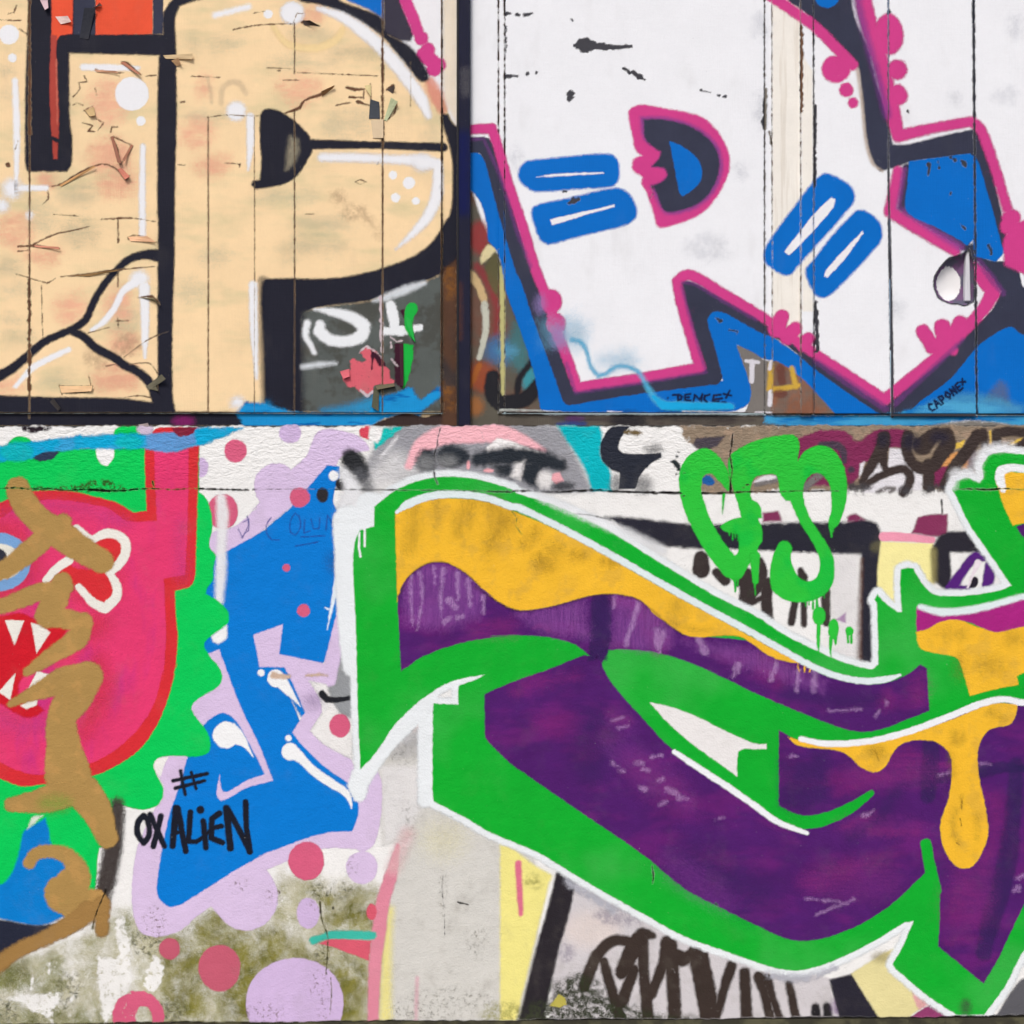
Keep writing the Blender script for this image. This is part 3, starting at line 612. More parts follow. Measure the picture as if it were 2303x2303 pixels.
pl(gp, 'dark_tear', ink((58, 22, 40), 'B'), Poly('T11 915,920 1000,985 1020,1040 980,1045 940,985 920,1070'), Poly('T11 1085,885 1100,870 1150,880 1145,1200 1088,1165', sm=False), Poly('T11 1120,640 1160,630 1155,690', sm=False), ramp=2.5, jit=1.5)
pl(gp, 'pale_rim', ink((206, 190, 196), 'B'), Stroke('T11 830,945 880,900 930,920 1000,985', '10'), Stroke('T11 1060,830 1100,865 1140,860', '16 12 8'), Stroke('T11 1065,905 1060,870', '16'), Stroke('T11 1065,990 1110,1045', '20 8'), Stroke('T11 845,1220 890,1258 930,1225', '14'), Stroke('T11 985,545 995,935', '22 16'), ramp=3, jit=2.5)
grn = ink((26, 178, 66), 'B', var=.08)
pl(gp, 'green_scrap', grn, Poly('T11 1168,612 1200,580 1245,590 1252,640 1225,690 1215,740 1237,870 1190,820 1160,750 1160,670', cor=70), Poly('T11 1150,880 1222,890 1222,960 1200,1080 1160,1200 1145,1200', cor=60), ramp=2.5, jit=1.2)
lb = ink((24, 146, 212), 'B', var=.14, col2=(0, 104, 178), c2scale=(2, 2, 8), c2noise=4, grain=.7)
pl(gp, 'blue_spray', ink((40, 150, 205), 'B', var=.1, amax=.85), Poly('T11 560,1356 760,1320 960,1250 1000,1380 560,1385'), ramp=26)
pl(gp, 'blue_spray', lb, Poly('T11 960,1262 1080,1242 1180,1200 1215,1205 1235,1250 1280,1282 1420,1180 1440,1250 1290,1365 1265,1412 1200,1385 1100,1400 1000,1430 900,1480 0,1480 -60,1390 0,1305 150,1318 400,1378 900,1378'), ramp=10, jit=2)
pl(gp, 'blue_spray', ink((24, 146, 212), 'B', amax=.7), Stroke('T01 1780,1470 1860,1380 1932,1330', '40 110 60'), ramp=26)
pl(lbay, 'rail_grime', ink((62, 48, 46), 'B', var=.2), Poly('T11 900,1480 1000,1430 1100,1400 1200,1385 1300,1410 1430,1385 1560,1385 1560,1500 900,1500', cor=60), ramp=4, jit=1.5)
pl(lbay, 'brown_stile', ink((88, 62, 48), 'B', var=.22, col2=(62, 54, 54), c2noise=6, c2scale=(1, 1, .6), dirt=.2), Poly('S 994,612 1030,580 1030,960 994,960', sm=False), ramp=14, jit=2)
pl(lbay, 'rust_stain', ink((142, 92, 40), 'B', var=.2, thin=.2, c2scale=(2, 2, 2), c2noise=8, amax=.75), Ell('T11 1490,440', 36, 110), Ell('T11 1470,1220', 34, 60), Ell('T11 1500,1320', 30, 40), ramp=24, jit=6, each=True)
pl(lbay, 'purple_mist', ink((140, 30, 110), 'B', amax=.7), Ell('T01 1330,1440', 80, 42), ramp=20)
# curled flakes that stand off the boards
def flake(t, lift, col, parent=lbay, surf=SL, curl=1.0, name='paint_flake'):
    P, _, _ = pts(t); n = 6; V = []; F = []
    a, b, c, d = P[:4]
    for i in range(n + 1):
        s_ = i / n
        for j in range(3):
            q = j / 2
            p = (a * (1 - q) + b * q) * (1 - s_) + (d * (1 - q) + c * q) * s_
            y = .0185 - lift * (s_ ** 1.6) + .0006 * math.sin(j * 2 + i)
            V.append(world_pt(p[0], p[1] - curl * lift / PX * .12 * s_ * s_, y))
    for i in range(n):
        for j in range(2):
            k = i * 3 + j; F.append((k, k + 1, k + 4, k + 3))
    m = len(V); V += [(x, y + .0007, z) for x, y, z in V]
    F += [tuple(reversed([x + m for x in f])) for f in F[:n * 2]]
    ed = [(0, 1), (1, 2)] + [(i * 3 + 2, i * 3 + 5) for i in range(n)] + [(n * 3 + 2, n * 3 + 1), (n * 3 + 1, n * 3)] + [(i * 3 + 3, i * 3) for i in reversed(range(n))]
    F += [(x, x + m, y_ + m, y_) for x, y_ in ed]
    key = 'flake_%02x%02x%02x' % col
    mt = bpy.data.materials.get(key) or plain(key, col, 'B', var=.1, dirt=.2)
    return solid(name, V, F, mt, parent, False)
for t, l, c in (('T00 290,0 345,0 350,60 325,75', .012, (196, 170, 176)), ('T00 400,120 440,175 515,160 490,118', .010, (232, 206, 200)), ('T00 575,275 640,285 690,60 610,60', .010, (44, 46, 56)), ('T00 660,60 740,40 720,20 700,45', .012, (182, 160, 150)),
   ('T00 1180,400 1200,425 1390,430 1395,390', .008, (206, 180, 140)), ('T00 1240,440 1280,480 1310,470 1290,420', .010, (176, 140, 104)), ('T00 870,455 900,445 1020,540 1000,540', .009, (176, 116, 92)), ('T00 680,505 700,520 860,530 840,515', .007, (200, 150, 120)),
   ('T00 615,800 680,775 690,838 650,845', .007, (190, 162, 116)), ('T00 800,990 820,985 880,1185 850,1180', .010, (150, 100, 80)), ('T00 950,1045 965,1052 900,1170 885,1160', .010, (164, 112, 88)), ('T00 850,1225 880,1215 940,1280 905,1305', .010, (196, 120, 100)),
   ('T00 925,1715 945,1745 1130,1755 1065,1712', .008, (240, 190, 150)), ('T00 430,1340 440,1352 690,1212 680,1200', .007, (196, 150, 100)), ('T00 245,1775 260,1790 430,1806 425,1790', .008, (206, 140, 116)),
   ('T01 1055,1190 1080,1215 1200,1140 1170,1105', .018, (112, 108, 90)), ('T01 1085,1210 1110,1215 1145,1225 1130,1190', .010, (120, 116, 96)), ('T01 1005,545 1110,545 1165,605 1120,560', .012, (120, 110, 84)), ('T01 430,1185 445,1235 660,1225 670,1185', .006, (236, 196, 150)),
   ('T01 530,388 640,392 860,352 840,345', .007, (150, 118, 76)), ('T01 360,1300 420,1365 440,1350 385,1275', .012, (70, 66, 66)), ('T01 1000,1465 1010,1480 1080,1480 1070,1455', .008, (176, 160, 160)),
   ('T10 915,870 930,1000 1005,1000 1005,865', .006, (214, 192, 160)), ('T10 1010,870 1030,875 1110,740 1060,710', .012, (192, 200, 160)), ('T10 900,860 980,860 975,740 910,720', .006, (70, 76, 84)), ('T10 420,150 430,180 545,192 470,150', .014, (66, 54, 50)),
   ('T10 1030,650 1070,675 1088,640 1080,618', .012, (86, 76, 72)), ('T10 560,700 640,640 650,620 555,665', .010, (160, 120, 84)), ('T10 870,620 915,612 915,700 880,650', .006, (206, 190, 140)), ('T11 1160,680 1205,700 1235,870 1200,820', .010, (30, 170, 66)),
   ('T11 1120,880 1150,880 1150,1190 1130,1180', .010, (60, 24, 40)), ('T11 945,1180 1080,1165 1090,1190 960,1215', .010, (96, 90, 70)), ('T11 935,1200 975,1200 970,1370 920,1340', .007, (80, 82, 66)), ('T11 690,1080 760,1060 760,1120 715,1135', .009, (200, 96, 106))):
    flake(t, l, c)

# ------------------------------------------------------------------ post: faint overspray
pm = paint(SP, post, 'overspray', ink((38, 40, 66), 'B', amax=.6), Poly('S 1020,-180 1065,-180 1065,960 1020,960', sm=False), ramp=4)
paint(SP, post, 'blue_overspray', ink((14, 24, 84), 'B', amax=.7), Stroke('S 1042,310 1042,470', '30'), ramp=26)
paint(SP, post, 'pale_overspray', ink((110, 108, 110), 'B', amax=.35), Stroke('S 1046,165 1048,205', '26'), ramp=22)
paint(SP, post, 'rust_overspray', ink((96, 60, 44), 'B', amax=.45), Stroke('S 1034,640 1034,760', '12'), ramp=16)

# ------------------------------------------------------------------ white hoarding and its letter
white = pr(rbay, 'white_coat', ink((238, 240, 245), 'B', var=.03, dirt=.12, grain=.8), FULL, ramp=3, jit=0, cutgrow=.9)
white['label'] = 'chipped white paint over the sheet panels'
pr(white, 'cream_board', ink((240, 236, 228), 'B', var=.05, dirt=.12, col2=(228, 222, 212), c2scale=(14, 14, .8), c2noise=3), Poly('S 1737,-180 1799,-180 1801,925 1738,925', sm=False), Poly('S 1802,120 1828,160 1829,700 1804,700', sm=False), ramp=5)
pr(white, 'grey_scuff', ink((168, 172, 184), 'B', amax=.30, thin=.3, c2noise=20, c2scale=(1, 1, 1)), Ell('T30 1800,690', 90, 60), Ell('T30 1880,200', 50, 90), Ell('T30 1440,720', 40, 50), Ell('T30 30,180', 60, 90), Ell('T30 40,800', 50, 120), Ell('T20 1580,1790', 150, 90), Ell('T21 1640,170', 60, 40), Ell('T20 180,1150', 40, 70), Ell('T20 1820,1240', 40, 60), Ell('T31 1010,620', 50, 70), ramp=34, jit=8, jcell=14, each=True)
murk = pr(rbay, 'murky_mural', ink((94, 90, 80), 'B', var=.2, col2=(112, 78, 66), c2=(.45, .62), c2noise=5, c2scale=(1, 1, 1), dirt=.2), Poly('S 1050,432 1062,428 1085,500 1121,575 1160,690 1200,820 1225,940 1225,965 1050,965', cor=60), ramp=6, label='murky old mural in brown and teal beside the post')
MK = (((150, 56, 58), .85, 24, Ell('T11 1700,110', 80, 120)), ((142, 52, 58), .8, 18, Stroke('T11 1680,320 1780,440 1830,620 1820,800', '60 90 60 30')), ((226, 214, 166), .95, 8, Poly('T11 1760,160 1810,170 1820,210 1770,260 1720,300 1705,270 1730,200')), ((96, 92, 62), .9, 10, Poly('T11 1820,215 1860,330 1850,560 1790,480 1735,330 1770,270')),
  ((62, 118, 176), .7, 34, Ell('T11 1850,930', 110, 100)), ((158, 76, 48), .8, 26, Ell('T11 1720,1120', 110, 110)), ((176, 112, 60), .7, 24, Ell('T11 1660,1330', 70, 70)), ((64, 116, 122), .85, 30, Ell('T21 220,900', 90, 180)), ((58, 160, 176), .8, 22, Ell('T21 290,1130', 60, 90)), ((92, 160, 196), .6, 24, Ell('T21 130,930', 80, 40)),
  ((206, 178, 132), .95, 5, Stroke('T11 1635,380 1690,450 1735,560', '70 60 50')), ((198, 200, 186), .95, 5, Stroke('T11 1738,600 1748,720 1735,840 1700,980', '54 50 46 40')), ((168, 98, 48), .95, 6, Stroke('T11 1700,1040 1665,1120 1640,1190', '46 40 20')), ((192, 188, 128), .95, 4, Stroke('T11 1862,330 1870,700 1870,1250', '36 34 28')))
for c, am, rp, g in MK: pr(murk, 'old_spray', ink(c, 'B', amax=am, var=.12), g, ramp=rp, jit=1.5)
pr(murk, 'black_hook', ink((36, 36, 42), 'B'), Stroke('T11 1800,1120 1790,1230 1850,1310 T21 130,1305 260,1280 360,1170', '100 110 110 110 110 90'), Stroke('T21 205,1240 220,1130 310,1010', '44 46 40'), ramp=6)
pr(murk, 'pale_edge', ink((186, 190, 186), 'B'), Stroke('T21 80,1358 380,1362', '14 8'), ramp=3)
L = pr(rbay, 'letter_shadow', blu, Poly('T10 1560,1095 1690,1108 1755,1185 1815,1320 T20 195,1932 T21 200,320 560,1250 T21 1700,1150! 1560,700! 1580,645 1640,625 1720,640 1932,755 T31 420,1040 960,1385! 1060,1370 1400,1120 1600,900 1740,790 1850,745 1932,790 2300,900! 2300,1396! 580,1396! 440,1245 300,1130 140,1012 0,962 T21 1790,880! 1830,1000 1895,1200 1890,1290 1830,1340 1700,1372 700,1378! 375,1352! 340,1130 280,930 200,700 120,480 100,340 60,205 0,130 T10 1760,1620 1700,1440 1560,1300!', cor=55), grow=1.5, ramp=4,
       label='blue drop shadow, charcoal edge and pink outline of the big white letter')
pr(L, 'grey_smear', ink((86, 100, 132), 'B', amax=.75), Poly('T31 1640,1300 1770,1150 1810,1170 1840,1330', cor=80), ramp=20)
C = pr(L, 'charcoal_edge', char, Stroke('T10 1560,1050 1735,1050! 1800,1170 T20 100,1450 243,1932 T21 292,430 360,640 440,860 520,1080 585,1268! 1000,1203 1630,1118! 1590,960 1540,790 1480,600 1425,470', '90 90 92 90 92 94 94 94 92 88 80 92 92 92 90 70'), Poly('T21 1400,440! 1470,445 1700,565 1932,695 T31 120,790 420,985 700,1160 960,1340! 960,1396! 860,1352 430,1052 200,860 0,772 T21 1932,768 1800,695 1700,640 1620,638 1570,700 1592,810 1500,780', cor=60),
       Poly('T31 1000,1285 1360,960 1560,780 1720,640 1790,500 1720,400 1585,235! 1700,290 1830,300 1890,350 1932,480 2300,700! 2300,900! 1932,800 1850,745 1720,800 1600,890 1400,1125 1200,1275 1060,1388 960,1392 940,1350', cor=60), grow=3.5, ramp=4)
Pk = pr(L, 'pink_outline', pnk, Stroke('T10 1560,950 1650,936 1790,930! T20 70,1080 140,1330 230,1600 330,1932 T21 400,500 450,620 475,760 545,930 640,1193! 1100,1125 1530,1052! 1440,760 1360,430 1400,390 1470,385 1700,520 1932,655 T31 100,722 420,945 930,1285! 1300,985 1500,790 1650,625 1718,505! 1640,400 1585,330', '66 70 74 70 72 72 72 74 76 78 74 70 72 76 72 72 74 78 74 72 70 72 84 84 84 90 110 110 80'),
        Ell('T21 450,575', 76, 90), Ell('T21 485,735', 70, 80), Stroke('T31 190,680 150,770', '100 130'), Stroke('T31 285,770 230,830', '100 120'), Stroke('T31 380,840 340,880', '90 110'),
        Stroke('T31 1210,790 1280,900', '100 110'), Stroke('T31 1350,760 1380,850', '120 140'), Stroke('T31 1480,730 1450,800', '110 120'), Ell('T31 1430,930', 34, 34), Ell('T31 1330,900', 80, 70), ramp=7)
pr(L, 'purple_blend', ink((112, 62, 128), 'B', amax=.6), Stroke('T10 1560,1010 1730,1005! T20 80,1280 190,1640 300,1932', '24'), Stroke('T21 560,1020 625,1235! 1100,1165 1570,1085! 1480,790 1395,470', '22'), Stroke('T21 1400,440 1470,440 1700,575 1932,705', '24'), Stroke('T31 430,1005 700,1185 940,1350', '40 60 50'), Stroke('T31 990,1330 1300,1040 1500,850', '40 40 30'), Stroke('T31 1790,510 1710,410 1600,260', '46 60 40'), ramp=8)
pr(L, 'mist', ink((150, 130, 190), 'B', amax=.55), Ell('T21 500,830', 60, 90), Ell('T21 370,590', 40, 70), ramp=24)
# upper right arm of the letter
A2 = pr(rbay, 'letter_arm', char, Poly('T30 200,-500 700,-500 690,0 720,150 800,330 870,600 950,850 985,1050! 1080,1052 1550,945 1620,965 1690,1150 1780,1560 1840,1810 1780,1810 1700,1560 1640,1300 1590,1165 1550,1112 1130,1168 980,1215 900,1238 850,1170 810,1050 770,720 735,480 560,300 420,150 320,60 230,-10', cor=60), grow=1.5, ramp=5, label='charcoal and pink arm of the white letter with a blue counter')
pr(A2, 'tan_edge', ink((196, 180, 166), 'B', amax=.8), Stroke('T30 735,500 765,720 800,1040 850,1190 920,1240', '24 22 20 22 12'), ramp=6)
pr(A2, 'pink_outline', pnk, Stroke('T30 -60,-140 150,0 320,115 440,205 560,325 700,470', '70 78 78 78 80 80'), Ell('T30 580,500', 106, 100), Ell('T30 655,650', 52), Ell('T30 705,745', 38), ramp=5)
pr(A2, 'pink_outline', pnk, Stroke('T30 740,-300 780,0 840,250 920,500 985,780 1030,985! 1300,925 1560,880! 1625,930 1720,1180 1820,1510', '110 120 110 110 110 90 72 74 78 76 70'), Ell('T30 960,250', 108, 150), Ell('T30 1025,505', 72), Ell('T30 1020,690', 78), Ell('T30 1850,1575', 70, 60), Ell('T30 1830,1640', 62), Stroke('T30 1880,1660 1880,1760 1860,1850', '120 120 130'), Poly('T30 1800,1720 1932,1600 2300,1560 2300,2150 1932,1980 1800,1920', cor=60), ramp=9)
pr(A2, 'purple_blend', ink((120, 62, 140), 'B', amax=.65), Stroke('T30 700,-300 735,0 800,270 880,560 950,830', '60'), ramp=16)
pr(A2, 'blue_spot', blu, Ell('T30 515,-30', 88), ramp=4)
K = pr(A2, 'counter_edge', char, Stroke('T30 1095,1220 1065,1500! 1300,1650 1510,1770', '70 70 70 80'), Poly('T31 1500,170 1590,150 1600,260 1540,300'), ramp=10)
pr(A2, 'pink_outline', pnk, Stroke('T30 1030,1240 972,1532! 1230,1690 1440,1812', '72 86 86 80'), ramp=10)
pr(A2, 'purple_blend', ink((140, 70, 150), 'B', amax=.65), Stroke('T30 1075,1230 1030,1500! 1260,1650 1480,1790', '34 34 50 60'), ramp=14)
pr(A2, 'blue_counter', blu, Poly('T30 1115,1172 1300,1148 1545,1115! 1600,1165 1650,1320 1730,1600 1790,1830 1740,1890 1590,1852! 1575,1725! 1530,1772 1470,1732 1300,1640 1130,1562 1085,1500 1100,1350', cor=50), grow=1.5, ramp=3)
pr(rbay, 'pale_flank', ink((238, 238, 243), 'B', var=.03), Poly('T31 1590,450 1640,520 1590,600', sm=False), ramp=3)
# the D shaped counter and the blue pills
Dc = pr(rbay, 'letter_counter', pnk, Poly('T20 1010,800 1060,765 1110,755 1300,790 1500,830 1600,890 1690,1000 1740,1130 1735,1250 1690,1360 1600,1490 1500,1570 1270,1648 1220,1640 1195,1560 1140,1400 1100,1320 1110,1285 1045,1235 1035,1180 1060,1140 1105,1128 1055,1080 1040,1000 1010,850', cor=70), ramp=7, label='D shaped counter in pink, charcoal and blue')
pr(Dc, 'purple_blend', ink((128, 68, 142), 'B', amax=.8), Poly('T20 1095,845 1250,845 1420,880 1560,955 1660,1060 1692,1180 1675,1300 1600,1430 1480,1515 1290,1555 1235,1500 1185,1380 1170,1345 1240,1320 1290,1270 1270,1220 1180,1205 1230,1150 1245,1100 1190,1065 1120,1010 1095,900', cor=80), ramp=12)
pr(Dc, 'charcoal_edge', char, Poly('T20 1115,865 1250,865 1420,903 1550,972 1638,1070 1668,1180 1648,1300 1580,1418 1470,1496 1290,1536 1250,1495 1205,1380 1172,1345 1240,1322 1292,1270 1270,1220 1180,1205 1230,1150 1247,1100 1190,1065 1135,1010 1118,900', cor=70), ramp=5)
pr(Dc, 'blue_fill', blu, Poly('T20 1305,1020! 1400,1060 1490,1130 1540,1220 1530,1310 1480,1370 1402,1420! 1380,1400 1340,1200'), ramp=3)
def pill(label, outer, slit):
    o = pr(rbay, 'blue_pill', blu, Poly(outer, cor=70), ramp=6, label=label)
    pr(o, 'white_slit', wht_u, Poly(slit, cor=40), ramp=3)
pill('blue rounded bar with a thin white slit, upper of the pair beside the D', 'T20 340,1155 600,1130 830,1112 900,1125 940,1180 942,1290 905,1345 860,1357 600,1372 340,1388 260,1350 210,1280 225,1210 270,1168', 'T20 345,1282 480,1260 820,1246 832,1258 500,1276')
pill('blue rounded bar with a wedge shaped slit, lower of the pair beside the D', 'T20 330,1490 600,1430 910,1360 1000,1390 1060,1480 1070,1560 1030,1610 970,1637 620,1722 425,1770 370,1735 330,1640 305,1540', 'T20 440,1588 700,1530 905,1484 908,1497 700,1556 455,1633')
pill('blue tilted bar across the cream board, upper of the tilted pair', 'T30 420,1312 500,1255 560,1270 690,1350 718,1430 690,1492 T31 420,190 330,290 250,380 200,385 75,300 55,230 80,160 T30 250,1530', 'T30 545,1430 577,1442 560,1500 400,1690 240,1850 205,1822 300,1700 430,1540')
pill('blue tilted bar on the white panel, lower of the tilted pair', 'T30 740,1520 820,1540 900,1620 916,1700 890,1770 T31 560,510 490,547 430,525 365,400 360,340 420,265 560,85 T30 650,1600', 'T31 770,65 777,80 640,270 520,400 492,392 500,360 620,220')
# light blue ribbon of spray, small writing, rails
sm = pr(rbay, 'blue_ribbon', ink((84, 182, 224), 'B', amax=.8), Stroke('T21 600,850 660,865 705,930 735,1040 790,1112 850,1095 920,1045 1000,1045 1080,1085 1140,1180 1200,1275 1270,1325 1350,1328 1560,1335 1755,1332', '30 30 26 22 30 30 26 26 30 36 46 60 70 70 40'), ramp=12, label='light blue wavy ribbon of spray across the foot of the letter')
pr(sm, 'ribbon_end', ink((22, 168, 226), 'B', var=.12), Stroke('T21 1190,1262 1265,1325 1400,1334 1755,1332', '26 56 60 36'), ramp=3, jit=1.5)
pr(sm, 'mist', ink((120, 190, 225), 'B', amax=.34), Ell('T21 600,790', 100, 110), Ell('T21 930,1000', 130, 50), Ell('T21 430,800', 60, 90), ramp=60, jit=8, jcell=18, each=True)
pr(sm, 'pale_edge', ink((226, 226, 236), 'B'), Stroke('T21 860,1372 960,1372', '12 6'), Stroke('T21 1400,1368 1600,1372 1765,1378', '6 8 10'), ramp=3)
nav = ink((16, 34, 74), 'B', grain=.6)
s1 = pr(rbay, 'signature', nav, *[Stroke('U3 ' + p, '30') for p in ('470,312 560,308 605,335 590,372 548,388', '545,318 550,385', '725,298 650,310 650,382 730,392', '640,345 710,342', '772,395 790,310 865,385 898,300 885,400', '1005,308 935,325 925,385 965,408', '1165,308 1065,318 1055,375 1185,362', '1050,395 1135,402', '1210,295 1318,320', '1292,250 1245,350')] , Stroke('U3 395,358 400,352', '24'), Stroke('U3 1180,410 1240,412', '20'), ramp=2.5, jit=.4, label='small navy signature DENCE with a star on the blue shadow')
GLY = {'C': ('.8,.2 .4,0 .05,.4 .2,.9 .7,.95',), 'A': ('0,1 .4,0 .85,1', '.15,.62 .7,.6'), 'P': ('.1,1 .1,0 .7,.1 .7,.5 .15,.58',), 'O': ('.45,0 .05,.45 .4,1 .85,.55 .45,0',), 'N': ('.05,1 .1,0 .75,1 .8,0',), 'E': ('.8,0 .1,.05 .1,1 .85,.95', '.1,.5 .65,.48'), '*': ('-.1,.1 .7,.5', '.6,-.05 .0,.6')}
def lettering(text, x0, y0, dx, dy, h, adv):
    g = []
    n = math.hypot(dx, dy); dx, dy = dx / n, dy / n
    for i, ch in enumerate(text):
        for st in GLY[ch]:
            q = []
            for tok in st.split():
                a, b = [float(v) for v in tok.split(',')]
                lx = i * adv + a * adv * .86; ly = (b - 1) * h
                q.append('%.1f,%.1f' % (x0 + lx * dx - ly * dy * 1.0, y0 + lx * dy + ly * dx))
            g.append('U4 ' + ' '.join(q))
    return g
pt = pr(rbay, 'brown_patch', ink((136, 92, 72), 'B', var=.2, col2=(116, 98, 88), c2=(.4, .6), dirt=.25), Poly('T31 80,1005 150,1005 330,1130 445,1245 580,1396 80,1396', cor=60), ramp=3, label='leftover brown and yellow patch under the blue shadow')
pr(pt, 'grey_corner', ink((122, 117, 113), 'B', var=.1), Poly('T21 1795,890 1932,955 T31 60,1000 120,1010 110,1396! -90,1396 T21 1890,1290 1895,1200', cor=60), ramp=4)
pr(pt, 'yellow_mark', ink((206, 168, 66), 'B', amax=.9), Stroke('T31 110,1030 100,1210 220,1200 310,1180', '40 44 40 30'), Stroke('T31 260,1060 290,1190', '40'), ramp=5)
pr(pt, 'dark_mark', ink((110, 66, 58), 'B', amax=.8), Stroke('T31 180,1060 190,1150', '60'), Ell('T31 180,1240', 50, 30), ramp=8)
pr(pt, 'white_mark', ink((216, 214, 222), 'B'), Stroke('T31 110,1010 100,1060', '26'), Stroke('T31 105,1230 100,1320', '34'), Stroke('T21 1860,1005 1950,1015', '24'), Stroke('T21 1905,1010 1902,1150', '36'), Stroke('T31 0,1378 110,1380', '18'), ramp=3)
rl = pr(rbay, 'rail_paint', ink((92, 86, 78), 'B', var=.22, col2=(74, 66, 64), c2scale=(1, 1, 6), dirt=.2), Poly('S 1121,933 1800,935 1800,965 1121,965', sm=False), ramp=3, label='grimy grey rail along the foot of the hoarding')
pr(rl, 'dark_mist', ink((34, 34, 42), 'B', amax=.85), Ell('T21 1010,1440', 130, 60), Ell('T21 1500,1400', 300, 24), ramp=26)
pr(rl, 'blue_mark', ink((26, 62, 140), 'B', amax=.7), Ell('T21 600,1462', 110, 22), ramp=12); pr(rl, 'purple_mark', ink((92, 48, 110), 'B', amax=.6), Ell('T21 620,1420', 70, 22), ramp=10)
bw = pr(rbay, 'blue_wash', ink((64, 158, 208), 'B', var=.14, col2=(20, 118, 190), c2=(.42, .6), c2scale=(1.2, 1, 7), c2noise=4, grain=.8), Poly('T31 60,1400 300,1402 560,1398 1000,1385 1200,1330 1420,1300 1700,1330 1932,1390 2300,1430 2300,1520 1932,1475 1750,1450 1600,1432 1450,1440 1250,1470 1000,1487 600,1490 300,1480 60,1448', cor=80), ramp=9, jit=2, label='light blue wash along the foot of the hoarding')
pr(bw, 'blue_haze', ink((84, 170, 214), 'B', amax=.6), Poly('T31 1150,1370 1300,1290 1500,1240 1700,1260 1932,1330 1932,1390 1150,1395'), ramp=24)
pr(bw, 'grey_ridge', ink((128, 124, 118), 'B', var=.15), Poly('T31 1230,1485 1420,1450 1600,1440 1760,1455 1932,1482 2300,1520 2300,1530 1100,1530', cor=80), ramp=6)
s2 = pr(rbay, 'signature', nav, *[Stroke(p, '27') for p in lettering('CAPONE*', 690, 818, .80, -.60, 105, 92)], ramp=2.5, jit=.4, label='small navy signature CAPONE with a star running up the blue shadow')

# ------------------------------------------------------------------ concrete wall: stains first, then the older pieces, then the new ones
def I(c, **k): return ink(c, 'W', **k)
mossy = pw(wall, 'algae_stain', I((176, 172, 136), var=.2, col2=(148, 146, 98), c2=(.40, .66), c2noise=5, wear=.44, wscale=12, wsoft=.20, wrough=.66, grain=1., speck=.0, amax=.85), Poly('T04 -400,1420 0,1450 200,1420 500,1350 760,1180 850,1100 960,1120 1300,1250 1560,1080 1932,1100 T14 250,850 520,880 760,900 980,960 1040,1250 990,1932 T04 1932,2100 -400,2100', cor=80), ramp=40, jit=10, jcell=30, label='olive algae and grime over the foot of the white wall')
m2 = I((132, 128, 60), var=.3, col2=(98, 98, 42), c2=(.36, .68), c2noise=7, wear=.47, wscale=11, wsoft=.17, wrough=.68, grain=1., speck=.02)
pw(mossy, 'algae', m2, Poly('T04 1290,1260 1540,1080 1932,1260 T14 240,1190 330,1330 560,1420 800,1420 900,1560 880,1932 T04 1120,2000 1160,1620 1180,1450 1120,1320', cor=80), Poly('T14 520,1000 900,960 980,1050 920,1300 620,1260 570,1100', cor=80), ramp=46, jit=10, jcell=24)
pw(mossy, 'algae', I((112, 116, 54), var=.3, wear=.49, wscale=14, wsoft=.16, wrough=.68, grain=1., col2=(92, 96, 50), amax=.85), Poly('T04 -300,1560 120,1480 400,1450 500,1620 420,1740 150,1700 -300,1720', cor=80), Poly('T04 -300,1760 260,1800 740,1820 740,2000 -300,2000', cor=80), Poly('T04 800,1090 960,1120 1010,1280 900,1290 820,1180'), ramp=36, jit=8, jcell=20)
pw(mossy, 'dark_grime', I((72, 74, 58), var=.2, wear=.55, wscale=60, wsoft=.09, grain=1., amax=.8), Ell('T04 1060,1350', 110, 90), Ell('T04 500,1660', 90, 110), Ell('T04 470,1780', 60, 60), Ell('T04 30,1840', 110, 80), Ell('T04 1240,1850', 120, 90), Ell('T14 620,960', 160, 60), Ell('T14 560,1500', 60, 220), ramp=24, jit=5)
pw(mossy, 'white_run', I((238, 238, 236), wear=.42, wscale=46, wsoft=.07), Poly('T04 700,1440 850,1480 950,1540 930,1680 820,1840 760,1940 730,1800'), Poly('T04 30,1750 200,1720 440,1710 390,1840 360,1900 310,1850 250,1840 160,1790'), Poly('T04 1060,1560 1120,1440 1180,1500 1180,1600 1110,1700 1040,1660'), Stroke('T04 360,1490 350,1560', '10'), Stroke('T04 390,1500 395,1560', '10'), Stroke('T04 240,1600 220,1680', '12'), Stroke('T04 520,1720 510,1870', '14 8'), Stroke('T04 380,1830 375,1930', '26 12'), Stroke('T04 870,1200 900,1400 890,1600', '70 90 60'), ramp=6, jit=5, jcell=8)
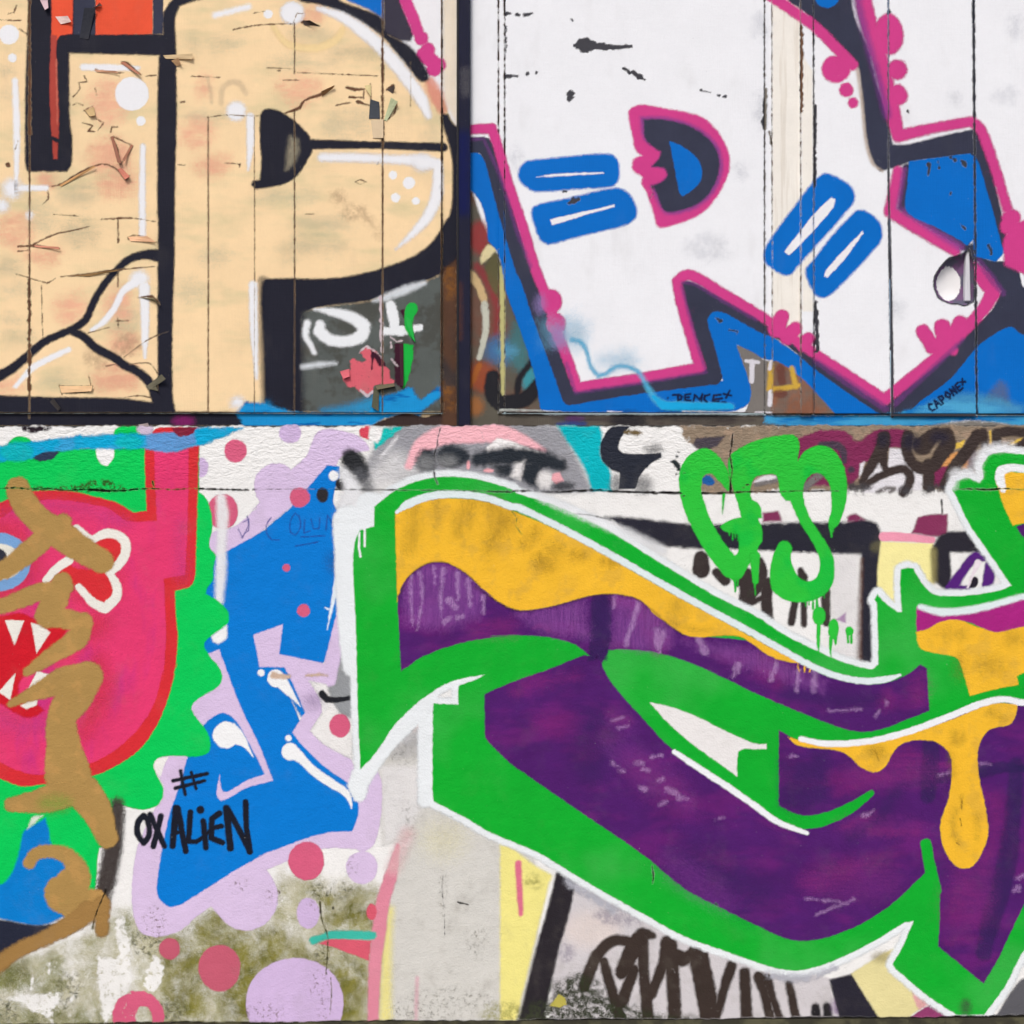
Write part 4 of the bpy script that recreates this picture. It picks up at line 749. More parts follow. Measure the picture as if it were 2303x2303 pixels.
# grey beige old ground in the lower middle
og = pw(wall, 'old_ground', I((209, 208, 203), var=.07, dirt=.4), Poly('T14 850,60 1370,-200 1370,300 1932,600 2100,760 T24 330,1932 T14 980,1932 1010,1500 1030,1250 1080,850 1240,560 1000,640 960,300', cor=80), ramp=14, label='pale beige older paint between the blue letter and the green letter')
pw(og, 'grey_shade', I((166, 166, 170), amax=.6), Ell('T13 1210,840', 130, 90), Ell('T13 1150,940', 120, 50), ramp=30, jit=5)
pw(og, 'pink_shade', I((226, 206, 204), amax=.8), Ell('T13 1250,720', 70, 60), ramp=20)
pw(og, 'white_area', I((226, 225, 226), amax=.85), Poly('T14 980,60 1290,60 1290,330 1150,560 1010,640 990,300', cor=80), ramp=24)
pw(og, 'grime', I((110, 108, 98), wear=.56, wscale=70, wsoft=.08, amax=.6), Ell('T14 1200,430', 40, 80), Ell('T14 1680,1330', 60, 110), Ell('T13 1120,950', 110, 60), Ell('T14 1500,1760', 300, 90), Ell('T14 1250,1850', 260, 80), Ell('T14 1440,1000', 20, 150), ramp=40, jit=8, each=True)
ylw = (240, 230, 140)
pw(og, 'yellow_stripe', I(ylw, amax=.8), Stroke('T14 1060,1100 1030,1400 1020,1900', '40 70 90'), ramp=22); pw(og, 'yellow_stripe', I((236, 228, 160), amax=.25), Ell('T14 1440,600', 150, 120), ramp=80)
pw(og, 'thin_pink', I((222, 172, 186), amax=.6), Stroke('T14 1250,1600 1240,1920', '30 24'), ramp=8)
pw(og, 'pink_stroke', I((220, 138, 158), var=.08), Stroke('T14 1110,640 1060,860 1000,1060 970,1300 945,1500 930,1920', '30 90 100 100 90 76'), ramp=7)
pw(og, 'pink_mist', I((226, 190, 192), amax=.6), Stroke('T14 1180,560 1080,800', '100'), ramp=30)
yb = pw(wall, 'old_lettering', I((238, 229, 140), var=.06, dirt=.2), Poly('T14 1850,600! 1932,650 T24 300,760 460,860! 430,930 190,1932! 80,1932! 80,700', cor=40), ramp=10, label='older yellow and black lettering at the foot of the wall')
pw(yb, 'pink_line', I((218, 112, 140)), Stroke('T24 210,770 220,950 230,1135', '50 46 34'), ramp=5)
pw(yb, 'grime', I((150, 148, 76), wear=.48, wscale=50, wsoft=.1, amax=.6), Ell('T24 120,1860', 180, 80), Ell('T24 320,900', 60, 50), ramp=20, jit=5)
gw = pw(wall, 'pale_ground', I((206, 202, 206), var=.07, dirt=.3), Poly('T24 590,900 1070,1090 1932,1480 T34 530,1600 560,1932! T24 440,1932! 470,1400', cor=60), ramp=8, label='pale lilac grey ground behind the brown looping tag')
pw(gw, 'pink_ground', I((224, 212, 208), amax=.8), Ell('T24 740,1250', 200, 130), ramp=50); pw(gw, 'mauve_smudge', I((140, 132, 150), amax=.6, wear=.47, wscale=44, wsoft=.1), Ell('T24 950,1150', 180, 70), Ell('T24 560,1420', 50, 60), ramp=24, jit=5)
pw(yb, 'black_bar', I((42, 38, 44), var=.12, dirt=.15), Stroke('T24 560,860 500,1120 420,1400 300,1932', '150 160 160 180'), ramp=9)
brn = I((58, 48, 44), var=.2, wear=.33, wscale=26, dirt=.2, grain=.7)
bt = pw(wall, 'brown_tag', brn, *[Stroke('T24 ' + a, b) for a, b in (('690,1660 780,1440 900,1330 1020,1335', '90 90 86 70'), ('830,1480 880,1660 940,1870', '70 80 90'), ('960,1560 1040,1400 1110,1290 1180,1290', '100 130 110 60'), ('1110,1330 1120,1560 1150,1880', '90 80 90'), ('1050,1540 960,1780', '80 90'), ('1170,1720 1260,1500 1290,1340', '80 80 100'), ('1310,1360 1330,1600 1345,1880', '110 100 100'), ('1290,1380 1390,1460 1450,1440', '90 120 90'), ('1510,1420 1560,1650 1600,1880', '150 150 150'), ('1650,1880 1700,1680 1755,1510', '60 70 80'), ('1850,1560 1865,1880', '80 90'))],
        *[Stroke('T34 ' + a, b) for a, b in (('10,1590 60,1740 90,1880', '80 70 70'), ('70,1600 110,1740 160,1880', '70 60 60'), ('230,1640 280,1880', '58 66'))], ramp=6, jit=1.2, label='brown looping tag along the foot of the wall')
pw(bt, 'black_bump', I((36, 34, 38)), Stroke('T34 422,1810 430,1900', '62 80'), Stroke('T34 505,1805 515,1900', '62 70'), ramp=6)
pw(bt, 'purple_smear', I((120, 84, 140), amax=.7), Ell('T34 580,1800', 40, 70), ramp=16)
pw(bt, 'damp_grime', I((54, 60, 42), var=.25, wear=.47, wscale=50, wsoft=.10, grain=1., amax=.92), Poly('T24 420,1932 470,1650 640,1560 760,1620 900,1760 1200,1850 1500,1900 1500,1932'), Poly('T24 180,1932 300,1780 700,1760 700,1932'), ramp=26, jit=8, jcell=16)
pw(bt, 'yellow_chip', I((186, 176, 84)), Poly('T24 440,1800 500,1720 550,1740 560,1790 500,1810'), ramp=3, jit=2)
ob = pw(wall, 'old_block', I((40, 38, 50), var=.12), Poly('T34 520,1610 690,1570 900,1900 600,1900', cor=30), ramp=7, label='old black and cream block under the point of the green letter')
pw(ob, 'cream_block', I((226, 216, 158), var=.07), Poly('T34 680,1565 900,1430 1000,1380 960,1520 1260,1760 1100,1880 890,1900', cor=30), ramp=5)
pw(ob, 'pink_corner', I((220, 160, 168), amax=.9), Poly('T34 1130,1690 1250,1790 1170,1830 1130,1740', sm=False), ramp=6); pw(ob, 'magenta_corner', I((146, 62, 110)), Poly('T34 1260,1788 1400,1900 1080,1900', sm=False), ramp=4)
pw(ob, 'olive_smudge', I((150, 140, 100), amax=.6), Ell('T34 920,1450', 90, 40), ramp=20)
pw(ob, 'grey_corner', I((92, 92, 98), var=.1), Poly('T34 1932,1600 1850,1680 1750,1840 1700,1920 2300,1920 2300,1500', cor=60), ramp=8)

# middle band behind the letters
gy = pw(wall, 'grey_ground', I((152, 153, 160), var=.08, dirt=.15), Poly('U5 130,80 1200,80 1310,250 1440,520 1130,530 -80,430 -60,300 20,170', cor=60), ramp=22, label='grey older paint on the coping above the green letter')
pw(gy, 'pale_fade', I((214, 214, 216), amax=.85), Poly('U5 -80,420 20,300 120,250 240,340 300,420 -60,520', cor=80), ramp=44); pw(gy, 'white_line', I((222, 222, 226), amax=.8), Stroke('U5 20,290 130,160', '20'), ramp=6)
ar = pw(wall, 'pink_arch', I((242, 182, 192), var=.07, wear=.36, wscale=30, wsoft=.06), Stroke('U5 205,350 290,220 440,145 620,125 790,130 950,170 1115,248', '50 110 130 150 130 80 20'), ramp=10, label='pale pink arch with a black worn tag across it')
pw(ar, 'white_wedge', I((240, 238, 238)), Poly('U5 715,235 800,165 900,182 990,228 1110,262 960,262 860,240 740,262'), ramp=5, jit=1.5)
pw(ar, 'black_tag', I((40, 46, 54), var=.15, grain=.9), Ell('U5 325,315', 66, 80), Ell('U5 500,285', 112, 76), Stroke('U5 670,305 860,285 1100,310 1225,345', '95 125 120 80'), Poly('U5 770,340 900,330 900,440 800,400', cor=80), Poly('U5 970,320 1150,320 1090,400 1070,500 930,430'), ramp=18, jit=3)
pw(ar, 'grey_fade', I((140, 142, 144), amax=.7), Ell('U5 320,340', 60, 60), Ell('U5 460,320', 70, 40), ramp=26)
pw(ar, 'white_gap', I((232, 230, 230)), Poly('U5 915,332 975,320 950,440 895,420'), Ell('U5 1118,445', 50, 60), ramp=16, jit=3)
pw(ar, 'pink_blot', I((238, 172, 180)), Poly('U5 1165,400 1215,395 1245,450 1190,470 1160,440'), Ell('U5 740,382', 34, 12), Ell('U5 605,345', 12, 28), ramp=4, jit=1); pw(ar, 'black_mist', I((60, 62, 68), amax=.8, grain=1.), Ell('U5 1240,490', 70, 30), ramp=18, jit=3)
tl = pw(wall, 'teal_wedge', I((0, 180, 192), var=.08), Poly('U5 1195,80 1480,80 1500,150 1490,280 1552,380 1558,515 1430,515 1370,350 1260,180', cor=60), ramp=10, label='teal wedge of older paint on the coping')
pw(tl, 'teal_scrap', I((20, 190, 184), wear=.38, wscale=30), Poly('U5 10,105 170,90 60,180 -20,240 -30,150'), ramp=5, jit=2); pw(tl, 'red_scrap', I((214, 72, 92), wear=.36, wscale=30), Ell('T11 890,1520', 60, 44), ramp=4, jit=2)
pw(tl, 'white_scrap', I((236, 236, 236), wear=.36, wscale=24), Poly('U5 -60,85 40,85 0,200 -60,180'), ramp=6, jit=2)
rb = pw(wall, 'worn_coping', I((142, 126, 108), var=.15, col2=(160, 138, 118), c2noise=10, dirt=.25, speck=.04, grain=.9), Poly('U3 560,740 1900,740 T32 2300,-260 2300,330 650,325 U3 1250,1720 850,1700 860,1100 700,1000 640,860', cor=80), ramp=7, jit=6, jcell=14, label='bare tan coping behind the green and brown tags')
pw(rb, 'maroon_patch', I((128, 44, 86), var=.12, wear=.26, wscale=30), Poly('U2 -330,250 -250,200 0,115 230,130 330,225 460,150 560,108 810,108 800,295 640,290 500,400 380,440 350,570 240,640 -330,640', cor=80), Poly('U2 1120,430 1250,470 1190,650 1050,660 1060,500'), ramp=8, jit=2)
pw(rb, 'slate_patch', I((64, 60, 74), amax=.9), Poly('U1 280,150 560,130 480,230 330,280 250,220'), Stroke('U2 -10,260 140,265 200,330 205,420', '70 80 70 50'), Ell('U2 275,497', 33), ramp=7)
pw(rb, 'white_area', I((226, 224, 230)), Poly('U2 640,292 770,295 830,400 960,540 955,690 380,720 430,580 520,410 620,470'), Poly('U2 360,440 400,420 380,540 350,580'), Poly('U1 830,580 940,510 1055,510 1060,560 930,590'), ramp=5)
pw(rb, 'blue_scrap', I((30, 92, 160)), Poly('U1 345,600 345,540 380,505 430,520 460,580 440,610'), ramp=3, jit=2); pw(rb, 'yellow_bit', I((226, 190, 84)), Poly('U2 1270,250 1360,215 1340,280 1270,305'), Stroke('U2 1610,130 1612,250', '20'), Poly('U2 1800,240 1930,180 1900,230 1820,260'), ramp=4, jit=1.5)
pw(rb, 'orange_bit', I((226, 160, 96), wear=.35, wscale=36), Poly('U2 1200,350 1300,330 1230,470 1140,460'), Poly('U2 1350,420 1400,380 1390,490 1320,480'), ramp=5, jit=2); pw(rb, 'mauve_shade', I((130, 118, 130), amax=.7), Ell('U2 1430,400', 50, 120), ramp=14)
bl = pw(wall, 'brown_lettering', I((62, 52, 50), var=.15, dirt=.12), *[Stroke('U2 ' + a, b) for a, b in (('590,180 560,300 470,450 380,610', '120 120 100 70'), ('600,210 580,400 610,510', '100 84 60'), ('390,650 540,565 680,505 790,495 845,570 820,650 765,725', '60 76 80 84 84 84 70'), ('820,170 800,290 860,430 960,490 1050,470 1130,360 1210,240 1190,150 1070,160 960,270', '110 100 110 115 120 140 150 120 120 180'), ('1010,450 1020,660', '120 110'), ('1490,170 1400,300 1250,490 1170,640', '130 120 115 90'), ('1540,140 1550,270', '90 80'), ('1680,270 1665,150 1780,130 2100,160', '80 90 90 90'), ('1830,300 1960,220', '60 80'))], ramp=5, jit=1.2, label='dark brown looping lettering along the coping')
pw(bl, 'navy_shade', I((40, 38, 56), amax=.75), Ell('U2 850,230', 90, 80), Ell('U2 580,210', 60, 70), Ell('U2 1120,190', 90, 60), ramp=22)
pw(bl, 'grey_loop', I((120, 116, 116), wear=.42, wscale=40), Stroke('U2 530,710 620,672 690,680 650,710', '36'), Stroke('U1 1340,620 1480,500', '70'), Stroke('U1 860,600 1060,560', '40'), ramp=6)
pw(bl, 'soot', I((70, 68, 72), wear=.46, wscale=44, amax=.85, grain=1.), Poly('U2 230,620 480,640 400,720 240,710'), Poly('U2 950,640 1200,640 1180,710 960,715'), Ell('U2 790,690', 60, 40), ramp=16, jit=4)
bs = pw(wall, 'black_hook_tag', I((40, 44, 56), var=.1, dirt=.06), Poly('U5 1550,100 1590,84 1690,84 1640,140 1612,190 1610,240 1640,265 1760,270 1890,262 1898,290 1820,340 1750,420 1722,505 1610,505 1618,395 1560,375 1500,320 1485,240 1500,170', cor=60), ramp=4, label='black hook shaped tag beside the teal wedge')
pw(bs, 'soot', I((70, 72, 78), amax=.6, grain=1.), Ell('U5 1840,240', 60, 26), Ell('U5 1770,480', 60, 60), Ell('U5 1600,470', 40, 50), ramp=26, jit=3); pw(bs, 'chipped_edge', I((112, 96, 66), wear=.40, wscale=50), Ell('U5 1710,128', 60, 18), ramp=5, jit=3)
pw(bs, 'dark_chip', I((40, 48, 50)), Poly('U1 30,380 80,370 130,390 140,470 100,470 70,420'), *[Ell('U1 ' + a, 12, 9) for a in ('120,290', '140,315', '100,330', '95,495', '60,400')], ramp=3, jit=2.5)
# big black T and what shows behind it
tb = pw(wall, 'black_t_letter', I((40, 40, 52), var=.14, grain=.9, dirt=.1), Poly('T22 840,520 1000,525 1450,575 1932,570 T32 500,560 640,560 760,540 860,560 905,640 905,760 890,1000 870,1600! 740,1600! 765,800! 0,765 T22 1240,735 1050,660', cor=55), ramp=11, jit=2, label='large black T with spray grain behind the green tag')
pw(tb, 'brown_edge', I((92, 62, 48), amax=.8), Stroke('T32 765,830 750,1250 745,1590', '26 40 50'), ramp=10); pw(tb, 'olive_spot', I((104, 100, 70), amax=.6), Ell('T32 880,740', 50, 40), ramp=16)
pw(tb, 'maroon_scrap', I((128, 50, 90), grain=.9), Poly('T32 48,492 165,480 190,555 50,560', sm=False), Poly('T32 660,525 720,500 790,545 665,560', cor=80), ramp=8)
pw(tb, 'inner_white', I((228, 226, 228), amax=.7), Poly('T32 540,800 745,805 740,1590 560,1520', sm=False), ramp=20)
pw(tb, 'dark_stroke', I((58, 50, 50), var=.15), *[Stroke('U1 ' + a, b) for a, b in (('330,1310 330,1420', '140 170'), ('480,1450 560,1520', '90 110'), ('680,1560 760,1480 800,1600 760,1720', '60 160 200 150'), ('900,1330 930,1440 880,1600 800,1700', '60 90 90 60'), ('790,1750 930,1690', '60'), ('970,1550 960,1700 970,1900', '110 110 120'), ('1290,1430 1310,1500 1330,1560', '60 100 60'), ('1235,1740 1200,1932', '70'), ('1320,1750 1325,1950', '60'), ('1530,1620 1540,1932', '90 80'))], ramp=5)
pw(tb, 'lilac_fleck', I((170, 140, 176)), Poly('T32 580,1270 650,1215 650,1290', sm=False), ramp=5)
ye = pw(wall, 'yellow_block', I((246, 237, 164), var=.05), Poly('T32 905,700 1285,715 1290,1010 1100,930 1050,1230 940,1180 880,1000', cor=30), ramp=7, label='pale yellow block with a pink cap beside the black T')
pw(ye, 'pink_cap', I((238, 156, 180)), Stroke('T32 925,665 1100,672 1275,688', '66 62 52'), ramp=4); pw(ye, 'maroon_block', I((134, 52, 92)), Poly('T32 1175,525 1290,505 1388,505 1385,650 1300,665 1130,640', cor=40), ramp=7)
pw(ye, 'black_block', I((42, 40, 50), grain=.9), Poly('U2 1050,1260 1085,1190 1130,1125 1210,1095 1410,1088 1560,1330 1500,1292 1222,1288 1228,1600 1180,1650 1060,1560', cor=50), ramp=9); pw(ye, 'olive_fade', I((150, 142, 92), amax=.8), Stroke('U2 1065,1270 1070,1560', '60 50'), ramp=14)
pw(ye, 'purple_stroke', I((84, 34, 122)), Stroke('U2 1230,1640 1340,1480 1460,1330 1540,1340', '110 90 90 70'), Stroke('U2 1610,1420 1580,1620', '110'), Stroke('U2 1240,1630 1400,1640', '60'), ramp=5); pw(ye, 'ink_spot', I((38, 32, 44)), Ell('U2 1450,1580', 40, 60, 20), ramp=4); pw(ye, 'white_slip', I((236, 226, 234)), Stroke('U2 1390,1630 1450,1480 1490,1390', '20 30 70'), ramp=4)

# ------------------------------------------------------------------ blue letter with lilac halo
LIL = (215, 194, 228)
hal = pw(wall, 'letter_halo', I(LIL, var=.05, dirt=.14), Poly('T11 540,1510 760,1525 880,1595 905,1650 700,1700 T12 640,200 300,480 0,720 T02 1600,820 1515,745 1535,640 1700,590 1860,460 T12 60,470 110,420 340,180 450,80', cor=70), Ell('T12 225,300', 155, 165),
    Poly('T13 950,1045 990,1150 995,1290 980,1450 940,1600 860,1660 800,1640 560,1640 330,1720 160,1790 215,1880 T04 2012,1000 1990,1120 1900,1220 1780,1257 1660,1220 1570,1130 1530,1080 1430,1150 1300,1258 1150,1300 1040,1282 980,1200 955,1000 975,750 1000,640 1120,380 1180,300 1180,200 1130,100 1110,50 1250,-60 1600,-60 T13 600,1300', cor=70), Ell('T13 850,1775', 114, 118), ramp=4,
    label='lilac halo and blue body of the jagged letter with white drops')
pw(hal, 'grime', I((116, 96, 100), wear=.57, wscale=70, wsoft=.06, amax=.85), Ell('T04 1120,1200', 80, 110), Ell('T14 200,1000', 60, 60), Ell('T14 780,780', 30, 60), Ell('T04 1730,930', 50, 40), ramp=26, jit=6, each=True)
blue = pw(hal, 'blue_body', I((0, 122, 212), var=.05, dirt=.05), Poly('T12 600,150! 685,158! 690,230 650,340 645,430 690,500 705,600! 690,760 695,900 712,1050 700,1400 T13 560,300 300,480 500,900 785,1192! 822,1290 820,1400 780,1512! 600,1522 400,1580 100,1692 T04 1932,690 1700,822 1400,1012 1300,1070 1220,1082 1150,1022 1135,960 1160,750 1230,400 1290,240 1362,-10! 1200,-200 1100,-600 1200,-1200 T02 1400,900 1560,805! 1660,762 1930,612 T12 150,610 340,450 460,310', cor=55), ramp=3)
pw(hal, 'blue_body', I((0, 122, 212), var=.05, dirt=.05), Stroke('T13 330,470 420,660', '80 40'), ramp=6)
lil = I(LIL, var=.05, dirt=.1)
pw(hal, 'lilac_cut', lil, Poly('T13 62,92! 278,10! 250,230! 575,296! 640,40 712,-230! 735,-150 745,0 730,150 700,260 660,450 620,470! 470,420! 545,560 560,650 475,785! 560,870 680,940 770,990 830,1110 800,1192! 600,1060 420,890 345,795! 440,650! 345,430 290,325 110,320', cor=30), ramp=3)
pw(hal, 'lilac_cut', lil, Poly('T03 1505,225 1588,195! 1650,370 1760,650 1860,850 1978,1145! 1780,1200 1650,1275 1600,1290 1575,1265 1570,1200 1592,1105! 1598,1180 1617,1228 1650,1226 1800,1140 1920,1100! 1850,960 1780,830 1700,700 1610,655 1520,700 1465,760 1380,660 1360,590 1450,500 1560,440', cor=60), ramp=3)
gfill = pw(hal, 'grey_gap', I((146, 150, 154), var=.1), Poly('T13 735,160 752,20 790,500 800,700 690,650 600,470 660,450 700,260', cor=40), ramp=12)
pw(hal, 'white_gap', I((234, 233, 232)), Poly('T13 470,425 595,450 610,520 540,530', sm=False), Poly('T13 565,655 620,600 680,680 770,800 780,990 680,940 560,870 478,786', cor=40), ramp=6)
pw(hal, 'dark_mist', I((140, 120, 160), amax=.45), Ell('T13 500,570', 60, 50), ramp=44); pw(hal, 'black_curl', I((32, 34, 40)), Stroke('T13 560,515 590,555 670,560 760,548', '50 46 40 32'), ramp=4)
w6 = I((240, 242, 244), var=.02, dirt=.04)
pw(hal, 'white_drop', w6, Ell('T03 1635,815', 92, 98), Poly('T03 1690,725 1760,800 1835,975! 1760,900 1690,880', cor=40), ramp=3)
pw(hal, 'white_drop', w6, Ell('T13 225,405', 60, 64), Poly('T13 260,380! 300,400 410,615! 330,545 230,460', cor=40), ramp=3); pw(hal, 'white_dot', w6, Ell('T13 120,365', 25), ramp=3); pw(hal, 'white_dot', w6, Ell('T13 318,836', 22), ramp=3)
pw(hal, 'white_drop', w6, Ell('T13 330,935', 62, 64), Stroke('T13 360,945 410,985 500,1075 620,1160 710,1215 755,1265 775,1345', '90 66 62 62 56 40 6'), ramp=3)
pw(hal, 'white_spike', I((226, 238, 248)), Stroke('T12 685,880 645,1110 598,1340', '40 30 4'), Stroke('T12 585,1180 605,1192 625,1186', '8 12 6'), ramp=4); pw(hal, 'white_dot', w6, Ell('T12 645,225', 37), ramp=4)
pw(hal, 'soot', I((40, 60, 110), amax=.5), Ell('T12 660,850', 50, 60), ramp=50)
col_ink = I((34, 48, 140), amax=.75, grain=.8)
tx = pw(wall, 'pen_writing', col_ink, *[Stroke('T12 ' + p, '8') for p in ('190,530 155,590 160,640 200,690 250,690', '365,495 330,560 335,640 370,655 405,600 395,520 365,495', '435,545 430,640 475,625', '480,540 500,610 540,605 545,530', '590,620 600,510 640,580 665,505 690,600', '410,668 580,660', '370,735 530,705', '-10,560 30,540 30,620 5,640')], Stroke('T02 1725,610 1755,675 1800,580 1790,520', '7'), ramp=2.6, jit=.3, label='thin blue pen writing COLUM across the blue letter')
for t, r in (('T12 703,287', (46, 42)), ('T12 565,365', (44, 54))): pw(wall, 'black_blot', I((44, 42, 46)), Ell(t, *r), ramp=4, label='small black blot on the top of the blue letter' if 0 else None)
pw(wall, 'black_spray', I((40, 42, 46), grain=1.), Ell('T12 800,150', 82, 130, -30), ramp=16, jit=2, label='black sprayed blot above the blue letter'); pw(wall, 'spray_fade', I((96, 98, 104), amax=.7, grain=1.), Stroke('T12 840,230 900,330', '120 60'), ramp=34)
pw(wall, 'white_mist', I((232, 234, 238), amax=.9, grain=.8), Stroke('T12 720,200 780,330 760,440 740,520', '70 130 170 120'), ramp=18, jit=2)
PD = (212, 94, 128)
dotm = I(PD, var=.07, dirt=.12)
for t, rx, ry, lb_ in (('T12 400,382', 73, 73, 'pink dot at the shoulder of the blue letter'), ('T12 303,893', 28, 28, 'small pink dot inside the blue letter'), ('T12 428,1203', 47, 47, 'pink dot inside the blue letter above its lilac notch'), ('T13 690,748', 76, 86, 'pink dot in the white gap beside the green letter'), ('T13 448,1727', 130, 140, 'large pink dot under the blue letter'),
      ('T02 1705,45', 83, 84, 'pink dot on the coping right of the pink arm'), ('T02 1612,485', 112, 128, 'pink dot with a white spray streak'), ('T04 1228,1387', 76, 78, 'small pink dot on the algae'), ('T04 1590,1527', 152, 170, 'big pink dot on the algae')):
    pw(wall, 'painted_dot', I((194, 92, 114), var=.08, dirt=.2) if 'algae' in lb_ else dotm, Ell(t, rx, ry), ramp=3, label=lb_)
pw(wall, 'painted_dot', I(PD, wear=.40, wscale=20), Ell('T04 1000,1870', 185, 180), Ell('T04 1040,1910', 60, 110, hole=True), ramp=3, jit=2, label='worn pink ring at the foot of the wall')
ldm = I((206, 182, 222), var=.05, dirt=.14)
for t, rx, ry, lb_ in (('T11 330,1525', 80, 74, 'lilac dot on the coping'), ('T02 1450,165', 60, 72, 'lilac dot beside the pink arm'), ('T14 460,1130', 82, 112, 'small lilac dot on the algae'), ('T14 365,1790', 355, 340, 'large lilac dot at the foot of the wall')):
    o_ = pw(wall, 'painted_dot', ldm, Ell(t, rx, ry), ramp=4, label=lb_)
pw(wall, 'dot_grime', I((110, 92, 88), wear=.57, wscale=60, wsoft=.06, amax=.85), Ell('T14 540,1650', 60, 90), Ell('T14 130,1850', 170, 60), Ell('T14 580,1830', 40, 70), Ell('T14 490,1060', 60, 40), ramp=30, jit=6, each=True)
tp = pw(wall, 'teal_stroke', I((62, 184, 166), var=.08), Stroke('T14 500,1325 560,1305 620,1290 760,1288 925,1292', '60 40 62 64 62'), ramp=5, label='teal stroke with a rose wedge beneath it'); pw(tp, 'rose_wedge', I((214, 92, 112), var=.08), Poly('T14 540,1350 620,1320 760,1320 915,1330 900,1475! 760,1420 640,1375', cor=50), Ell('T14 920,1120', 36, 60), ramp=4)
pw(hal, 'white_gap', I((236, 235, 233)), Poly('T03 1105,1030 1140,980 1225,970 1190,1030 1165,1120 1130,1090'), ramp=4)
sw_ = pw(wall, 'white_streak', I((236, 237, 240), grain=.9, amax=.92), Stroke('T02 1600,390 1612,500 1605,700 1600,900 1585,1140', '70 90 66 80 60'), ramp=14, label='white sprayed streak down the edge of the green splash')
pw(wall, 'tan_smear', I((206, 180, 160), wear=.36, wscale=50), Stroke('T13 215,385 320,392', '50 26'), Stroke('T13 450,385 530,378 600,384', '14 26 10'), ramp=5, jit=2)

# ------------------------------------------------------------------ pink monster on a green splash
GR = (0, 202, 88)
gs = pw(wall, 'monster_painting', I(GR, var=.06, dirt=.05), Poly('T02 -600,60 0,100 240,40 600,30 1060,20 1440,20! 1440,345! 1475,370 1520,450 1537,600 1515,740 1562,800 1545,880 1540,980 1500,1040 1490,1080 1590,1140 1650,1210 1655,1290 1540,1380 1480,1440 1510,1520 1590,1620 1607,1700 1570,1760 1450,1830 1388,1890 T03 1400,660 1480,760 1522,850 1510,940 1440,970 1250,966 1140,985 1110,1030 1130,1100 1177,1190 1170,1280 1110,1340 1000,1352 890,1322 T04 800,300 830,330! 760,640 720,660 700,830 690,960! 300,1130 -600,1160', cor=70), Ell('T01 925,1530', 100, 60), Ell('T01 150,1640', 100, 90), ramp=4,
        label='pink horned monster on a green splash with tan scribble')
pw(gs, 'olive_crack_edge', I((46, 92, 34), wear=.50, wscale=60), Stroke('T02 200,318 480,325 740,295 900,320', '30 40 90 40'), ramp=8, jit=2)
pw(gs, 'white_drip', I((240, 240, 240)), Poly('T02 693,20! 826,20! 822,100 775,156 735,140 700,90'), ramp=3)
red = I((213, 46, 54), var=.08)
pw(gs, 'red_outline', red, Poly('T02 -600,500 0,420 100,370 200,342 400,332 560,346 700,380 850,422 960,492! 1062,480! 1050,0 T01 1085,1560 1110,1510 1180,1484 T02 1440,-120 1440,20 1430,400 1415,880 1408,970 1370,1030 1265,1057! 1275,1250 1287,1400 1270,1600 1230,1800 T03 1280,300 1210,570 1120,770 1000,930 850,1032 700,1102 500,1150 300,1175 150,1186 0,1132 -600,1000', cor=60), ramp=3)
pw(gs, 'pink_face', I((226, 58, 112), var=.09, col2=(206, 52, 126), c2=(.5, .7), c2noise=3, c2scale=(3, 1, 1)), Poly('T02 -600,620 0,530 130,450 300,402 450,402 650,430 800,472 920,552 1137,552! 1115,30! 1365,30! 1360,500 1340,942! 1185,972! 1197,1200 1202,1400 1180,1700 T03 1180,350 1110,600 1000,770 850,910 700,1000 500,1062 280,1102 100,1062 0,1012 -600,900', cor=45), ramp=3)
pw(gs, 'mauve_shade', I((180, 60, 130), amax=.42), Stroke('T02 0,500 300,440 600,470 900,560', '60 60 60 60'), Stroke('T02 1300,560 1320,940', '30 60'), Stroke('T03 0,700 150,760 320,740', '120 110 80'), ramp=60, each=True)
pw(gs, 'red_shade', I((206, 52, 66), amax=.55), Ell('T02 -20,850', 300, 300), Ell('T02 680,1000', 200, 170), Stroke('T02 300,1500 560,1380 700,1300', '200 200 160'), Ell('T02 800,760', 80, 80), Stroke('T03 700,300 740,500 600,800', '120 120 100'), ramp=70, each=True)
pw(gs, 'eye_ring', I((118, 162, 212), var=.06), Ell('T02 5,850', 216, 212), ramp=3)
pw(gs, 'eye_white', I((228, 226, 214)), Ell('T02 0,850', 160, 130), ramp=4); pw(gs, 'pupil', I((48, 50, 62)), Ell('T02 -10,820', 60, 66), ramp=3)
cw = I((234, 232, 224), var=.05, dirt=.12)
pw(gs, 'red_cheek', red, Poly('T02 700,700 760,660 850,680 890,740 860,850 800,900 560,900 480,860 400,960 560,1030 620,1100 740,1150 820,1100 830,1030 790,940', cor=80), ramp=4)
pw(gs, 'white_curl', cw, Stroke('T02 670,690 760,645 850,655 912,720 890,830 800,920', '50 68 66 70 70 66'), Stroke('T02 790,925 845,1020 840,1110 760,1185 680,1150 570,1030', '50 62 70 74 64 50'), Stroke('T02 555,610 640,680', '60'), Stroke('T02 500,835 400,905 335,985', '66 62 54'), ramp=3)
pw(gs, 'mouth', I((204, 26, 42), var=.1), Poly('T02 -600,1240 0,1240 150,1220 300,1285 490,1330 430,1430 260,1620 150,1700 130,1800 T03 280,600 320,640 220,692 120,662 0,592 -600,560', cor=70), ramp=8)
for t in ('35,1270! 176,1275! 106,1452!', '225,1288! 300,1312 366,1360! 265,1512!', '112,1655! 75,1850! -10,1790!', '268,1640! 378,1670! 205,1768!', '145,1890 200,1860 270,1848 265,1890 190,1916'): pw(gs, 'tooth', cw, Poly('T02 ' + t, cor=40), ramp=2.6, jit=.5)
